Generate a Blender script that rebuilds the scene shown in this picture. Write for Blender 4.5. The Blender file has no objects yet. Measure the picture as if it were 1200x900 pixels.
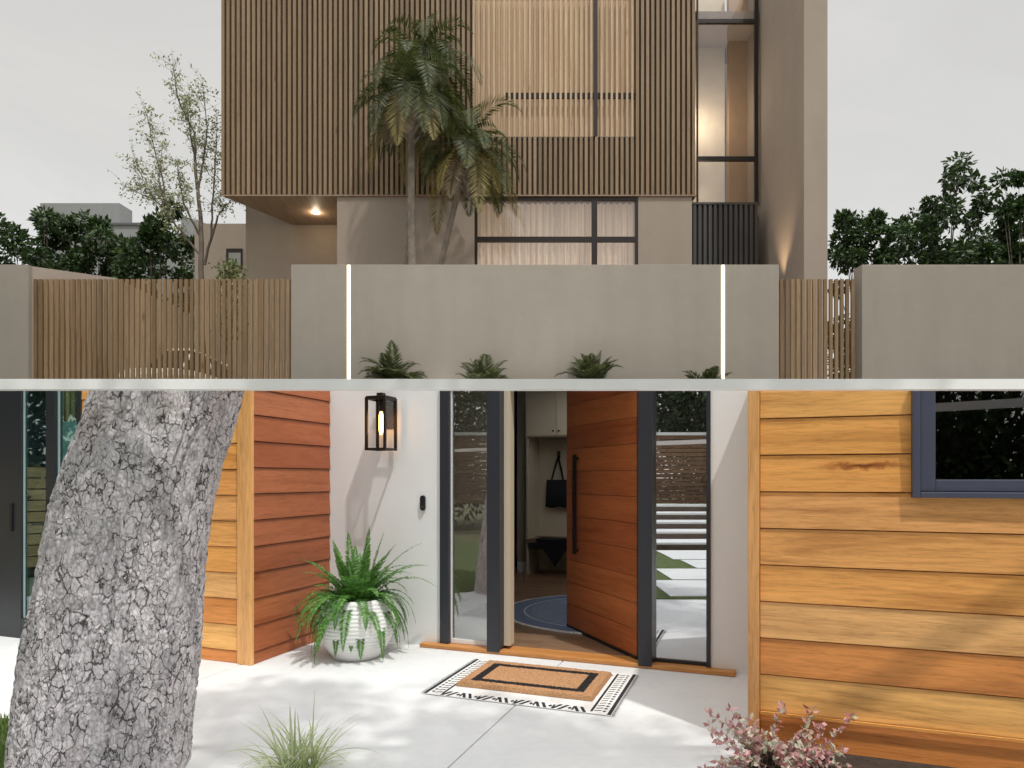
import bpy, math, random
from mathutils import Vector, Matrix, noise
R = random.Random(7)
PI = math.pi
sc = bpy.context.scene
COL = sc.collection

# ---------------------------------------------------------------- helpers
def lin(h):
    v = [int(h[i:i+2], 16)/255 for i in (0, 2, 4)]
    return tuple(c/12.92 if c <= .04045 else ((c+.055)/1.055)**2.4 for c in v) + (1,)

class MB:
    """collects shapes and links them as ONE mesh object"""
    def __init__(s):
        s.v = []; s.f = []
    def quad(s, a, b, c, d):
        n = len(s.v); s.v += [tuple(a), tuple(b), tuple(c), tuple(d)]; s.f.append((n, n+1, n+2, n+3))
    def tri(s, a, b, c):
        n = len(s.v); s.v += [tuple(a), tuple(b), tuple(c)]; s.f.append((n, n+1, n+2))
    def hexa(s, p):
        n = len(s.v); s.v += [tuple(q) for q in p]
        for f in ((0, 3, 2, 1), (4, 5, 6, 7), (0, 1, 5, 4), (1, 2, 6, 5), (2, 3, 7, 6), (3, 0, 4, 7)):
            s.f.append(tuple(n+i for i in f))
    def box(s, x0, x1, y0, y1, z0, z1):
        s.hexa([(x0, y0, z0), (x1, y0, z0), (x1, y1, z0), (x0, y1, z0), (x0, y0, z1), (x1, y0, z1), (x1, y1, z1), (x0, y1, z1)])
    def prism(s, poly, z0, z1):
        n = len(s.v); k = len(poly)
        zf = z1 if callable(z1) else (lambda x, y: z1)
        s.v += [(x, y, z0) for x, y in poly] + [(x, y, zf(x, y)) for x, y in poly]
        s.f.append(tuple(n+i for i in reversed(range(k)))); s.f.append(tuple(n+k+i for i in range(k)))
        for i in range(k):
            j = (i+1) % k; s.f.append((n+i, n+j, n+k+j, n+k+i))
    def tube(s, pts, rad, seg=8, cap=True):
        pts = [Vector(p) for p in pts]; n = len(s.v); m = len(pts)
        for i, p in enumerate(pts):
            t = (pts[min(i+1, m-1)] - pts[max(i-1, 0)])
            t = t.normalized() if t.length > 1e-9 else Vector((0, 0, 1))
            a = t.cross(Vector((0, 0, 1)) if abs(t.z) < .9 else Vector((1, 0, 0))).normalized(); b = t.cross(a)
            r = rad[i] if isinstance(rad, (list, tuple)) else rad
            for k in range(seg):
                q = 2*PI*k/seg; s.v.append(tuple(p + a*math.cos(q)*r + b*math.sin(q)*r))
        for i in range(m-1):
            for k in range(seg):
                k2 = (k+1) % seg
                s.f.append((n+i*seg+k, n+i*seg+k2, n+(i+1)*seg+k2, n+(i+1)*seg+k))
        if cap:
            s.f.append(tuple(n+k for k in reversed(range(seg)))); s.f.append(tuple(n+(m-1)*seg+k for k in range(seg)))
    def lathe(s, prof, c=(0, 0), seg=48):
        n = len(s.v); m = len(prof)
        for r, z in prof:
            for k in range(seg):
                q = 2*PI*k/seg; s.v.append((c[0]+r*math.cos(q), c[1]+r*math.sin(q), z))
        for i in range(m-1):
            for k in range(seg):
                k2 = (k+1) % seg; s.f.append((n+i*seg+k, n+i*seg+k2, n+(i+1)*seg+k2, n+(i+1)*seg+k))
    def leaf(s, p, d, side, L, W, fold=0.):
        a = p; t = p + d*L; up = d.cross(side)*fold*W
        n = len(s.v); m = p + d*L*.45
        s.v += [tuple(a), tuple(m+side*W*.5+up), tuple(t), tuple(m-side*W*.5+up)]
        s.f.append((n, n+1, n+2, n+3))
    def build(s, name, m, parent=None, smooth=False, bevel=0):
        me = bpy.data.meshes.new(name); me.from_pydata(s.v, [], s.f); me.update()
        o = bpy.data.objects.new(name, me); COL.objects.link(o)
        if m: me.materials.append(m)
        if parent: o.parent = parent
        if smooth:
            me.polygons.foreach_set('use_smooth', [True]*len(me.polygons))
        if bevel:
            b = o.modifiers.new('bevel', 'BEVEL'); b.width = bevel; b.segments = 2; b.limit_method = 'ANGLE'
        return o

def build_each(mb, name, m, parent=None, bevel=0):
    """every separate box of the collector becomes a part of its own"""
    par = list(range(len(mb.v)))
    def find(i):
        while par[i] != i: par[i] = par[par[i]]; i = par[i]
        return i
    for f in mb.f:
        for j in f[1:]: par[find(j)] = find(f[0])
    groups = {}
    for f in mb.f: groups.setdefault(find(f[0]), []).append(f)
    o = None
    for fs_ in groups.values():
        q = MB(); idx = {}
        for f in fs_:
            nf = []
            for j in f:
                if j not in idx: idx[j] = len(q.v); q.v.append(mb.v[j])
                nf.append(idx[j])
            q.f.append(tuple(nf))
        o = q.build(name, m, parent, bevel=bevel)
    return o
def tag(o, label=None, cat=None, group=None, kind=None):
    if label: o['label'] = label
    if cat: o['category'] = cat
    if group: o['group'] = group
    if kind: o['kind'] = kind
    return o
def empty(name, loc=(0, 0, 0), rz=0, label=None, cat=None, group=None):
    o = bpy.data.objects.new(name, None); COL.objects.link(o); o.location = loc; o.rotation_euler.z = rz
    o.empty_display_size = .1
    return tag(o, label, cat, group)
def copy_tree(o, parent=None, kids=None):
    c = o.copy(); COL.objects.link(c)
    if parent: c.parent = parent
    for ch in [x for x in list(bpy.data.objects) if x.parent == o]:
        copy_tree(ch, c)
    return c
def rvec(r=R):
    while True:
        v = Vector((r.uniform(-1, 1), r.uniform(-1, 1), r.uniform(-1, 1)))
        if .05 < v.length < 1: return v.normalized()

# ---------------------------------------------------------------- materials
def mat(name):
    m = bpy.data.materials.new(name); m.use_nodes = True
    nt = m.node_tree; b = nt.nodes['Principled BSDF']
    return m, nt, b
def N(nt, t, **k):
    n = nt.nodes.new(t)
    for a, v in k.items():
        if a in n.inputs: n.inputs[a].default_value = v
        else: setattr(n, a, v)
    return n
def ramp(nt, stops, interp='LINEAR'):
    r = nt.nodes.new('ShaderNodeValToRGB'); r.color_ramp.interpolation = interp
    e = r.color_ramp.elements
    e[0].position, e[0].color = stops[0]; e[1].position, e[1].color = stops[-1]
    for p, c in stops[1:-1]:
        q = e.new(p); q.color = c
    return r
def mixc(nt, fac, a, b, mode='MIX'):
    m = nt.nodes.new('ShaderNodeMix'); m.data_type = 'RGBA'; m.blend_type = mode
    for sock, v in ((m.inputs[0], fac), (m.inputs[6], a), (m.inputs[7], b)):
        if hasattr(v, 'links'): nt.links.new(v, sock)
        else: sock.default_value = v
    return m.outputs[2]
def coords(nt, scale=(1, 1, 1), island=0.):
    tc = nt.nodes.new('ShaderNodeTexCoord'); mp = nt.nodes.new('ShaderNodeMapping'); mp.inputs['Scale'].default_value = scale
    nt.links.new(tc.outputs['Object'], mp.inputs[0])
    if island:
        g = nt.nodes.new('ShaderNodeNewGeometry'); mm = N(nt, 'ShaderNodeMath', operation='MULTIPLY'); mm.inputs[1].default_value = island
        nt.links.new(g.outputs['Random Per Island'], mm.inputs[0])
        cx = nt.nodes.new('ShaderNodeCombineXYZ')
        for i in range(3): nt.links.new(mm.outputs[0], cx.inputs[i])
        nt.links.new(cx.outputs[0], mp.inputs['Location'])
    return mp.outputs[0]
def bump(nt, b, h, strength=.3, dist=.01):
    bp = nt.nodes.new('ShaderNodeBump'); bp.inputs['Strength'].default_value = strength; bp.inputs['Distance'].default_value = dist
    nt.links.new(h, bp.inputs['Height']); nt.links.new(bp.outputs[0], b.inputs['Normal'])

def plain(name, col, rough=.6, var=.06, scale=3., bumps=.15, metal=0., bscale=60, bdist=.004):
    m, nt, b = mat(name)
    c = lin(col) if isinstance(col, str) else tuple(col)+(1,)
    co = coords(nt)
    n1 = N(nt, 'ShaderNodeTexNoise', Scale=scale, Detail=6.); nt.links.new(co, n1.inputs[0])
    lo = tuple(x*(1-var) for x in c[:3])+(1,); hi = tuple(min(1, x*(1+var)) for x in c[:3])+(1,)
    r = ramp(nt, [(.3, lo), (.7, hi)]); nt.links.new(n1.outputs[0], r.inputs[0]); nt.links.new(r.outputs[0], b.inputs['Base Color'])
    b.inputs['Roughness'].default_value = rough; b.inputs['Metallic'].default_value = metal
    if bumps:
        n2 = N(nt, 'ShaderNodeTexNoise', Scale=float(bscale), Detail=4.); nt.links.new(co, n2.inputs[0])
        bump(nt, b, n2.outputs[0], bumps, bdist)
    return m

def wood(name, cols, axis='x', rough=.5, fine=1., spread=1., streak=.55, scar=None):
    """cols: list of hex board colours, chosen per board (mesh island); grain runs along the axis"""
    m, nt, b = mat(name)
    s = {'x': (.35, 5, 5), 'y': (5, .35, 5), 'z': (5, 5, .35)}[axis]
    co = coords(nt, tuple(q*fine for q in s), 37.)
    g = nt.nodes.new('ShaderNodeNewGeometry')
    k = len(cols)
    rp = ramp(nt, [(i/(k-1), lin(c)) for i, c in enumerate(cols)]); nt.links.new(g.outputs['Random Per Island'], rp.inputs[0])
    n1 = N(nt, 'ShaderNodeTexNoise', Scale=1.6, Detail=7., Roughness=.62, Distortion=.9); nt.links.new(co, n1.inputs[0])
    n2 = N(nt, 'ShaderNodeTexNoise', Scale=15., Detail=8., Roughness=.75, Distortion=.5); nt.links.new(co, n2.inputs[0])
    r1 = ramp(nt, [(.3, (streak, streak*.84, streak*.7, 1)), (.47, (.95, .93, .9, 1)), (.75, (1.18, 1.2, 1.22, 1))]); nt.links.new(n1.outputs[0], r1.inputs[0])
    r2 = ramp(nt, [(.36, (.7, .64, .58, 1)), (.5, (1, 1, 1, 1)), (.64, (1.12, 1.12, 1.12, 1))]); nt.links.new(n2.outputs[0], r2.inputs[0])
    a = mixc(nt, 1., rp.outputs[0], r1.outputs[0], 'MULTIPLY'); a = mixc(nt, .8, a, r2.outputs[0], 'MULTIPLY')
    # a few knots
    co2 = coords(nt, {'x': (.8, 2.6, 2.6), 'y': (2.6, .8, 2.6), 'z': (2.6, 2.6, .8)}[axis], 11.)
    v = N(nt, 'ShaderNodeTexVoronoi', Scale=1.1); nt.links.new(co2, v.inputs[0])
    rk = ramp(nt, [(.02, (.3, .17, .1, 1)), (.06, (.8, .7, .6, 1)), (.12, (1, 1, 1, 1))]); nt.links.new(v.outputs['Distance'], rk.inputs[0])
    a = mixc(nt, .8, a, rk.outputs[0], 'MULTIPLY')
    if scar:
        # a dark knot with drawn out grain on one board, fixed to the wood
        tc = nt.nodes.new('ShaderNodeTexCoord'); wn_ = N(nt, 'ShaderNodeTexNoise', Scale=7., Detail=6., Roughness=.7); nt.links.new(tc.outputs['Object'], wn_.inputs[0])
        va = nt.nodes.new('ShaderNodeVectorMath'); va.operation = 'MULTIPLY_ADD'; va.inputs[1].default_value = (.0, .0, .11)
        nt.links.new(wn_.outputs['Color'], va.inputs[0]); nt.links.new(tc.outputs['Object'], va.inputs[2])
        sb = nt.nodes.new('ShaderNodeVectorMath'); sb.operation = 'SUBTRACT'; nt.links.new(va.outputs[0], sb.inputs[0]); sb.inputs[1].default_value = (scar[0], 0, scar[1]+.055)
        ml = nt.nodes.new('ShaderNodeVectorMath'); ml.operation = 'MULTIPLY'; nt.links.new(sb.outputs[0], ml.inputs[0]); ml.inputs[1].default_value = (4.2, 0, 38)
        ln_ = nt.nodes.new('ShaderNodeVectorMath'); ln_.operation = 'LENGTH'; nt.links.new(ml.outputs[0], ln_.inputs[0])
        rs = ramp(nt, [(.1, (.2, .1, .06, 1)), (.45, (.55, .4, .3, 1)), (1., (1, 1, 1, 1))]); nt.links.new(ln_.outputs['Value'], rs.inputs[0])
        a = mixc(nt, 1., a, rs.outputs[0], 'MULTIPLY')
    nt.links.new(a, b.inputs['Base Color']); b.inputs['Roughness'].default_value = rough
    bump(nt, b, n2.outputs[0], .25, .003)
    return m

def leafmat(name, cols, rough=.5, trans=.25):
    m, nt, b = mat(name)
    g = nt.nodes.new('ShaderNodeNewGeometry'); k = len(cols)
    rp = ramp(nt, [(i/(k-1), lin(c)) for i, c in enumerate(cols)])
    nt.links.new(g.outputs['Random Per Island'], rp.inputs[0])
    nt.links.new(rp.outputs[0], b.inputs['Base Color']); b.inputs['Roughness'].default_value = rough
    t = nt.nodes.new('ShaderNodeBsdfTranslucent'); nt.links.new(rp.outputs[0], t.inputs[0])
    mx = nt.nodes.new('ShaderNodeMixShader'); mx.inputs[0].default_value = trans
    out = nt.nodes['Material Output']
    nt.links.new(b.outputs[0], mx.inputs[1]); nt.links.new(t.outputs[0], mx.inputs[2]); nt.links.new(mx.outputs[0], out.inputs[0])
    return m

def glass(name, refl=.25, tint=(1, 1, 1), rough=0.):
    m = bpy.data.materials.new(name); m.use_nodes = True; nt = m.node_tree; nt.nodes.clear()
    out = nt.nodes.new('ShaderNodeOutputMaterial')
    t = nt.nodes.new('ShaderNodeBsdfTransparent'); t.inputs[0].default_value = tuple(tint)+(1,)
    g = nt.nodes.new('ShaderNodeBsdfGlossy'); g.inputs['Roughness'].default_value = rough; g.inputs[0].default_value = (.95, .97, 1, 1)
    lw = nt.nodes.new('ShaderNodeLayerWeight'); lw.inputs[0].default_value = .5
    pw = N(nt, 'ShaderNodeMath', operation='POWER'); pw.inputs[1].default_value = 4.; nt.links.new(lw.outputs['Facing'], pw.inputs[0])
    mr = nt.nodes.new('ShaderNodeMapRange'); mr.inputs['To Min'].default_value = refl; mr.inputs['To Max'].default_value = .9
    nt.links.new(pw.outputs[0], mr.inputs[0])
    mx = nt.nodes.new('ShaderNodeMixShader'); nt.links.new(mr.outputs[0], mx.inputs[0])
    nt.links.new(t.outputs[0], mx.inputs[1]); nt.links.new(g.outputs[0], mx.inputs[2]); nt.links.new(mx.outputs[0], out.inputs[0])
    return m

def glow(name, col, strength, base=None):
    m, nt, b = mat(name)
    c = lin(col); b.inputs['Base Color'].default_value = base or c
    b.inputs['Emission Color'].default_value = c; b.inputs['Emission Strength'].default_value = strength
    return m

def curtain_mat(name, col, e):
    m, nt, b = mat(name)
    co = coords(nt, (14, 1, .15)); n = N(nt, 'ShaderNodeTexNoise', Scale=2., Detail=4.); nt.links.new(co, n.inputs[0])
    c = lin(col); r = ramp(nt, [(.32, tuple(x*.62 for x in c[:3])+(1,)), (.68, c)]); nt.links.new(n.outputs[0], r.inputs[0])
    nt.links.new(r.outputs[0], b.inputs['Base Color']); nt.links.new(r.outputs[0], b.inputs['Emission Color'])
    b.inputs['Emission Strength'].default_value = e; b.inputs['Roughness'].default_value = .9
    return m

def stucco(name, col, var=.05, b_=.35):
    m, nt, b = mat(name)
    c = lin(col); co = coords(nt)
    n0 = N(nt, 'ShaderNodeTexNoise', Scale=.5, Detail=5., Roughness=.6); nt.links.new(co, n0.inputs[0])
    n1 = N(nt, 'ShaderNodeTexNoise', Scale=4., Detail=8., Roughness=.7); nt.links.new(co, n1.inputs[0])
    sc_ = coords(nt, (2.2, 2.2, .18)); n3 = N(nt, 'ShaderNodeTexNoise', Scale=1.5, Detail=6.); nt.links.new(sc_, n3.inputs[0])
    f = lambda k: tuple(min(1, x*k) for x in c[:3])+(1,)
    r0 = ramp(nt, [(.3, f(1-var)), (.7, f(1+var))]); nt.links.new(n0.outputs[0], r0.inputs[0])
    r1 = ramp(nt, [(.3, (1-var*.8,)*3+(1,)), (.7, (1,)*3+(1,))]); nt.links.new(n1.outputs[0], r1.inputs[0])
    r3 = ramp(nt, [(.3, (1-var*.9,)*3+(1,)), (.6, (1,)*3+(1,))]); nt.links.new(n3.outputs[0], r3.inputs[0])
    a = mixc(nt, 1., r0.outputs[0], r1.outputs[0], 'MULTIPLY'); a = mixc(nt, 1., a, r3.outputs[0], 'MULTIPLY')
    nt.links.new(a, b.inputs['Base Color']); b.inputs['Roughness'].default_value = .85
    n2 = N(nt, 'ShaderNodeTexNoise', Scale=90., Detail=5.); nt.links.new(co, n2.inputs[0])
    bump(nt, b, n2.outputs[0], b_, .003)
    return m

M = {}
Z_SCAR = 1.562
M['beige'] = stucco('beige_render', '9d8f82', .05)
M['beige_garden'] = stucco('beige_garden_wall_render', '968e82', .06)
M['white_wall'] = stucco('white_render', 'ebedee', .02, .25)
M['white_paint'] = plain('white_paint', (.86, .86, .85), .5, .02, 3., .05)
M['grey_far'] = stucco('grey_far_render', '8b8c8c', .05)
M['grey_far_dark'] = plain('dark_far_coping', '5d6062', .8)
M['slat'] = wood('brown_slat_wood', ['705d45', '887155', '7a654a', '917a60', '826c51'], 'z', .6, 1.2, streak=.75)
M['slat_backlit'] = wood('backlit_slat_wood', ['b59c80', 'c0a88c', 'ab9379', 'b9a184'], 'z', .6, 1.2, streak=.8)  # slats over the window made paler: its backlight is put into the colour
M['gate_slat'] = wood('gate_slat_wood', ['7e6648', '8c7354', '745e41', '856c4b', '957b5b'], 'z', .6, 1.2, streak=.8)
M['backing'] = plain('dark_brown_backing', '63503b', .8, .1)
M['soffit'] = wood('brown_soffit_boards', ['8a7464', '96806e', '8f7868'], 'y', .6, 1.5, streak=.8)
M['dark_rib'] = plain('charcoal_rib_panel', '3c3835', .5, .1)
M['dark_metal'] = plain('dark_bronze_metal', '2c2420', .4, .05, metal=.3)
M['curtain'] = curtain_mat('lit_sheer_curtain', 'e2ccb4', .2)
M['curtain_warm'] = curtain_mat('lit_warm_blind', 'd0b391', .14)
M['pane'] = glass('window_glass', .06)
M['pane_side'] = glass('sidelight_coated_glass', .62, (.6, .62, .62))
M['pane_left'] = glass('sidelight_clear_glass', .24, (.85, .87, .85))
M['pane_dark'] = glass('dark_window_glass', .16, (.16, .18, .16))
M['pane_teal'] = glass('teal_door_glass', .14, (.66, .92, .88))
M['orange_x'] = wood('orange_cedar_boards', ['e0914a', 'edb26c', 'd98845', 'f3c382', 'e8a356', 'f0b86c', 'db8d48', 'ebac5e'], 'x', .42, 1., streak=.56, scar=(4.36, Z_SCAR))
M['orange_trim'] = wood('orange_cedar_trim', ['e4ab6c', 'e6ae70'], 'z', .42, 1., streak=.8)
M['red_shaded_y'] = wood('shaded_red_cedar_boards', ['a25d3a', 'ad6842', '9b5635', 'aa623d', 'b26d47'], 'y', .45, 1., streak=.72)  # redder wood, with the return wall's shade partly put into its colour
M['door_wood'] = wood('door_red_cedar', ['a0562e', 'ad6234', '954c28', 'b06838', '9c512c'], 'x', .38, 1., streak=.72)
M['threshold'] = wood('oak_threshold', ['c58a4e', 'cc9254'], 'x', .45, 1., streak=.8)
M['floor_wood'] = wood('interior_plank_floor', ['8d715a', '7d634f', '987c64', '85695200'[:6]], 'x', .35, 1.2, streak=.75)
M['frame_blue'] = plain('slate_frame_paint', '2e3038', .38, .04, 3., .04)
M['frame_window'] = plain('slate_blue_window_paint', '4c4f61', .38, .04, 3., .04)
M['frame_dark'] = plain('charcoal_door_paint', '2a2d32', .38, .04, 3., .04)
M['black'] = plain('matt_black', '171717', .45, .05, 3., .05)
M['bronze'] = plain('bronze_lantern_metal', '30261f', .35, .05, 3., .05, metal=.5)
M['int_wall'] = plain('interior_wall_paint', 'b9b2a8', .8, .02, 2., .05)
M['int_dark'] = plain('interior_dark_paint', '34323a', .8, .02, 2., .05)
M['cabinet'] = plain('cream_cabinet_paint', 'cfc4ae', .55, .02, 2., .04)
M['bag'] = plain('black_canvas', '1a1d26', .9, .1, 20., .4, bscale=200)
M['cloth'] = plain('dark_navy_cloth', '17161f', .95, .1, 9., .3)
M['soil'] = plain('dark_soil', '3a3028', .95, .35, 14., .8, bscale=40, bdist=.02)

def concrete():
    m, nt, b = mat('pale_concrete')
    co = coords(nt)
    n0 = N(nt, 'ShaderNodeTexNoise', Scale=.9, Detail=7., Roughness=.65); nt.links.new(co, n0.inputs[0])
    n1 = N(nt, 'ShaderNodeTexNoise', Scale=14., Detail=8., Roughness=.75); nt.links.new(co, n1.inputs[0])
    r0 = ramp(nt, [(.3, (.64, .655, .66, 1)), (.7, (.76, .77, .765, 1))]); nt.links.new(n0.outputs[0], r0.inputs[0])
    r1 = ramp(nt, [(.3, (.93, .93, .93, 1)), (.6, (1, 1, 1, 1))]); nt.links.new(n1.outputs[0], r1.inputs[0])
    nt.links.new(mixc(nt, 1., r0.outputs[0], r1.outputs[0], 'MULTIPLY'), b.inputs['Base Color'])
    b.inputs['Roughness'].default_value = .7
    n2 = N(nt, 'ShaderNodeTexNoise', Scale=120., Detail=4.); nt.links.new(co, n2.inputs[0]); bump(nt, b, n2.outputs[0], .2, .003)
    return m
M['concrete'] = concrete()
def ground_mat(name, a, c_, scale):
    m, nt, b = mat(name); co = coords(nt)
    n0 = N(nt, 'ShaderNodeTexNoise', Scale=scale, Detail=9., Roughness=.7); nt.links.new(co, n0.inputs[0])
    r0 = ramp(nt, [(.35, lin(a)), (.65, lin(c_))]); nt.links.new(n0.outputs[0], r0.inputs[0]); nt.links.new(r0.outputs[0], b.inputs['Base Color'])
    b.inputs['Roughness'].default_value = .95; bump(nt, b, n0.outputs[0], .8, .03); return m
M['earth'] = ground_mat('grassy_earth', '4a5232', '6f6a4c', 3.)
M['lawn'] = ground_mat('lawn_base', '3f4d26', '5d6c3a', 8.)
M['asphalt'] = plain('asphalt', (.06, .06, .062), .9, .2, 5., .5, bscale=150)
M['paving'] = plain('courtyard_paving', 'b5a898', .8, .06)

def bark():
    m, nt, b = mat('grey_cracked_bark')
    co = coords(nt, (1, 1, .62))
    nd = N(nt, 'ShaderNodeTexNoise', Scale=11., Detail=6., Roughness=.65); nt.links.new(co, nd.inputs[0])
    ad = nt.nodes.new('ShaderNodeVectorMath'); ad.operation = 'MULTIPLY_ADD'
    nt.links.new(nd.outputs['Color'], ad.inputs[0]); ad.inputs[1].default_value = (.075, .075, .075); nt.links.new(co, ad.inputs[2])
    v = N(nt, 'ShaderNodeTexVoronoi', Scale=25., feature='DISTANCE_TO_EDGE'); nt.links.new(ad.outputs[0], v.inputs[0])
    vs = N(nt, 'ShaderNodeTexVoronoi', Scale=52., feature='DISTANCE_TO_EDGE'); nt.links.new(ad.outputs[0], vs.inputs[0])
    vc = N(nt, 'ShaderNodeTexVoronoi', Scale=25.); nt.links.new(ad.outputs[0], vc.inputs[0])
    msk = N(nt, 'ShaderNodeTexNoise', Scale=13., Detail=5.); nt.links.new(co, msk.inputs[0])
    # crack width varies over the trunk
    mr = nt.nodes.new('ShaderNodeMapRange'); nt.links.new(msk.outputs[0], mr.inputs[0])
    mr.inputs['From Min'].default_value = .4; mr.inputs['From Max'].default_value = .68; mr.inputs['To Min'].default_value = .002; mr.inputs['To Max'].default_value = .12
    dv = N(nt, 'ShaderNodeMath', operation='DIVIDE'); nt.links.new(v.outputs[0], dv.inputs[0]); nt.links.new(mr.outputs[0], dv.inputs[1])
    crack = ramp(nt, [(.15, (.0, .0, .0, 1)), (.8, (1, 1, 1, 1))]); nt.links.new(dv.outputs[0], crack.inputs[0])
    small = ramp(nt, [(.0, (.74, .72, .72, 1)), (.07, (1, 1, 1, 1))]); nt.links.new(vs.outputs[0], small.inputs[0])
    n1 = N(nt, 'ShaderNodeTexNoise', Scale=3.2, Detail=8., Roughness=.7); nt.links.new(co, n1.inputs[0])
    base = ramp(nt, [(.3, lin('c8c3c7')), (.5, lin('dcd8dc')), (.7, lin('e9e6e9'))]); nt.links.new(n1.outputs[0], base.inputs[0])
    n4 = N(nt, 'ShaderNodeTexNoise', Scale=2.1, Detail=5.); nt.links.new(co, n4.inputs[0])
    warm = ramp(nt, [(.6, (0, 0, 0, 1)), (.72, (.55, .55, .55, 1))]); nt.links.new(n4.outputs[0], warm.inputs[0])
    a = mixc(nt, warm.outputs[0], base.outputs[0], lin('cbb0a4'))
    cell = ramp(nt, [(.0, (.8, .8, .8, 1)), (1., (1.12, 1.1, 1.1, 1))]); nt.links.new(vc.outputs['Color'], cell.inputs[0])
    a = mixc(nt, 1., a, cell.outputs[0], 'MULTIPLY'); a = mixc(nt, 1., a, small.outputs[0], 'MULTIPLY')
    a = mixc(nt, crack.outputs[0], lin('5a5351'), a)
    nt.links.new(a, b.inputs['Base Color']); b.inputs['Roughness'].default_value = .9
    n3 = N(nt, 'ShaderNodeTexNoise', Scale=60., Detail=6., Roughness=.7); nt.links.new(co, n3.inputs[0])
    h1 = mixc(nt, 1., crack.outputs[0], small.outputs[0], 'MULTIPLY'); h = mixc(nt, .3, h1, n3.outputs[0])
    bump(nt, b, h, .9, .018)
    return m
M['bark'] = bark()
M['palm_bark'] = plain('palm_bark', '857a6e', .9, .3, 6., .6, bscale=30, bdist=.03)
M['twig'] = plain('twig_bark', '6b6057', .9, .2, 6., .4)
M['dark_twig'] = plain('dark_tree_bark', '6a6158', .9, .3, 4., .5)
M['leaf_dark'] = leafmat('dark_tree_leaves', ['202d16', '2c401d', '385224', '253618', '567038'])
M['leaf_thin'] = leafmat('sparse_tree_leaves', ['7f875e', '9aa077', 'adb088', '8b9367'])
M['leaf_palm'] = leafmat('palm_leaves', ['26351a', '36461f', '4c582a', '67683a', '2f401d'])
M['leaf_palm_y'] = leafmat('yellowing_palm_leaves', ['7c7438', '95824a', '666a34', 'a08a52'])
M['leaf_palm_g'] = leafmat('greyed_palm_leaves', ['8c7c64', '9a8a70', '7a6d58'])
M['leaf_small_palm'] = leafmat('short_palm_leaves', ['30381c', '454c28', '5c6238', '394020'])
M['fern'] = leafmat('fern_leaves', ['3d6a2a', '528638', '6aa148', '477832', '82b25e'], .45, .35)
M['variegated'] = leafmat('variegated_blades', ['9fb277', 'c5cfa2', 'dde0c6', '8ea367', 'b5c48e'], .5, .3)
M['pink'] = leafmat('pink_leaves', ['c99293', 'dbaeac', 'a55f68', 'e0cbbf', 'b0b59a', 'd6d4c0'], .5, .25)
M['grass'] = leafmat('grass_blades', ['4a6626', '5f7d33', '6f8b40', '3f5a22'], .6, .3)
M['bougain'] = leafmat('flowering_leaves', ['5c6b35', '76803f', '3f4d28', 'b9ae8a'], .6, .3)

# ---------------------------------------------------------------- camera
EYE = 1.5; F = 800.; HY = 560.; CX = 600.
cam = bpy.data.cameras.new('camera'); camo = bpy.data.objects.new('camera', cam); COL.objects.link(camo)
camo.location = (0, 0, EYE); camo.rotation_euler = (PI/2, 0, 0)
cam.sensor_width = 36; cam.lens = 24; cam.shift_y = 110/1200; cam.clip_end = 3000; cam.clip_start = .05
sc.camera = camo
def X(px, D): return (px-CX)/F*D
def Z(py, D): return EYE+(HY-py)/F*D

# ---------------------------------------------------------------- light
EL = math.radians(64); az = math.atan2(-.74, .52)        # direction towards the sun, front right of the place
S = Vector((math.cos(az)*math.cos(EL), math.sin(az)*math.cos(EL), math.sin(EL)))
sl = bpy.data.lights.new('sun', 'SUN'); so = bpy.data.objects.new('sun', sl); COL.objects.link(so)
sl.energy = 1.95; sl.angle = math.radians(1.5); sl.color = (1, .965, .91)
so.rotation_euler = (-S).to_track_quat('-Z', 'Y').to_euler()
w = bpy.data.worlds.new('World'); sc.world = w; w.use_nodes = True; nt = w.node_tree; nt.nodes.clear()
out = nt.nodes.new('ShaderNodeOutputWorld')
sky = nt.nodes.new('ShaderNodeTexSky'); sky.sky_type = 'NISHITA'; sky.sun_disc = False
sky.sun_elevation = EL; sky.sun_rotation = PI/2-az
bg1 = nt.nodes.new('ShaderNodeBackground'); bg1.inputs[1].default_value = .05; nt.links.new(sky.outputs[0], bg1.inputs[0])
tc = nt.nodes.new('ShaderNodeTexCoord'); mp = nt.nodes.new('ShaderNodeMapping'); mp.inputs['Scale'].default_value = (1, 1, 2.2)
nt.links.new(tc.outputs['Generated'], mp.inputs[0])
n = N(nt, 'ShaderNodeTexNoise', Scale=2.6, Detail=8., Roughness=.6, Distortion=.8); nt.links.new(mp.outputs[0], n.inputs[0])
r = ramp(nt, [(.36, (.94, .93, .91, 1)), (.5, (.97, .965, .945, 1)), (.64, (1.03, 1.02, 1.0, 1))]); nt.links.new(n.outputs[0], r.inputs[0])
sx = nt.nodes.new('ShaderNodeSeparateXYZ'); nt.links.new(tc.outputs['Generated'], sx.inputs[0])
rz = ramp(nt, [(0., (.70, .65, .56, 1)), (.2, (.66, .61, .515, 1)), (.38, (.59, .54, .445, 1)), (.57, (.59, .55, .47, 1)), (.72, (1.2, 1.18, 1.12, 1)), (1., (2.1, 2.09, 2.06, 1))]); nt.links.new(sx.outputs[2], rz.inputs[0])
cc = mixc(nt, 1., rz.outputs[0], r.outputs[0], 'MULTIPLY')
bg2 = nt.nodes.new('ShaderNodeBackground'); bg2.inputs[1].default_value = .86; nt.links.new(cc, bg2.inputs[0])
ad = nt.nodes.new('ShaderNodeAddShader'); nt.links.new(bg1.outputs[0], ad.inputs[0]); nt.links.new(bg2.outputs[0], ad.inputs[1]); nt.links.new(ad.outputs[0], out.inputs[0])
vs = sc.view_settings; vs.view_transform = 'Standard'; vs.look = 'None'; vs.exposure = .28; vs.gamma = 1

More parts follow.
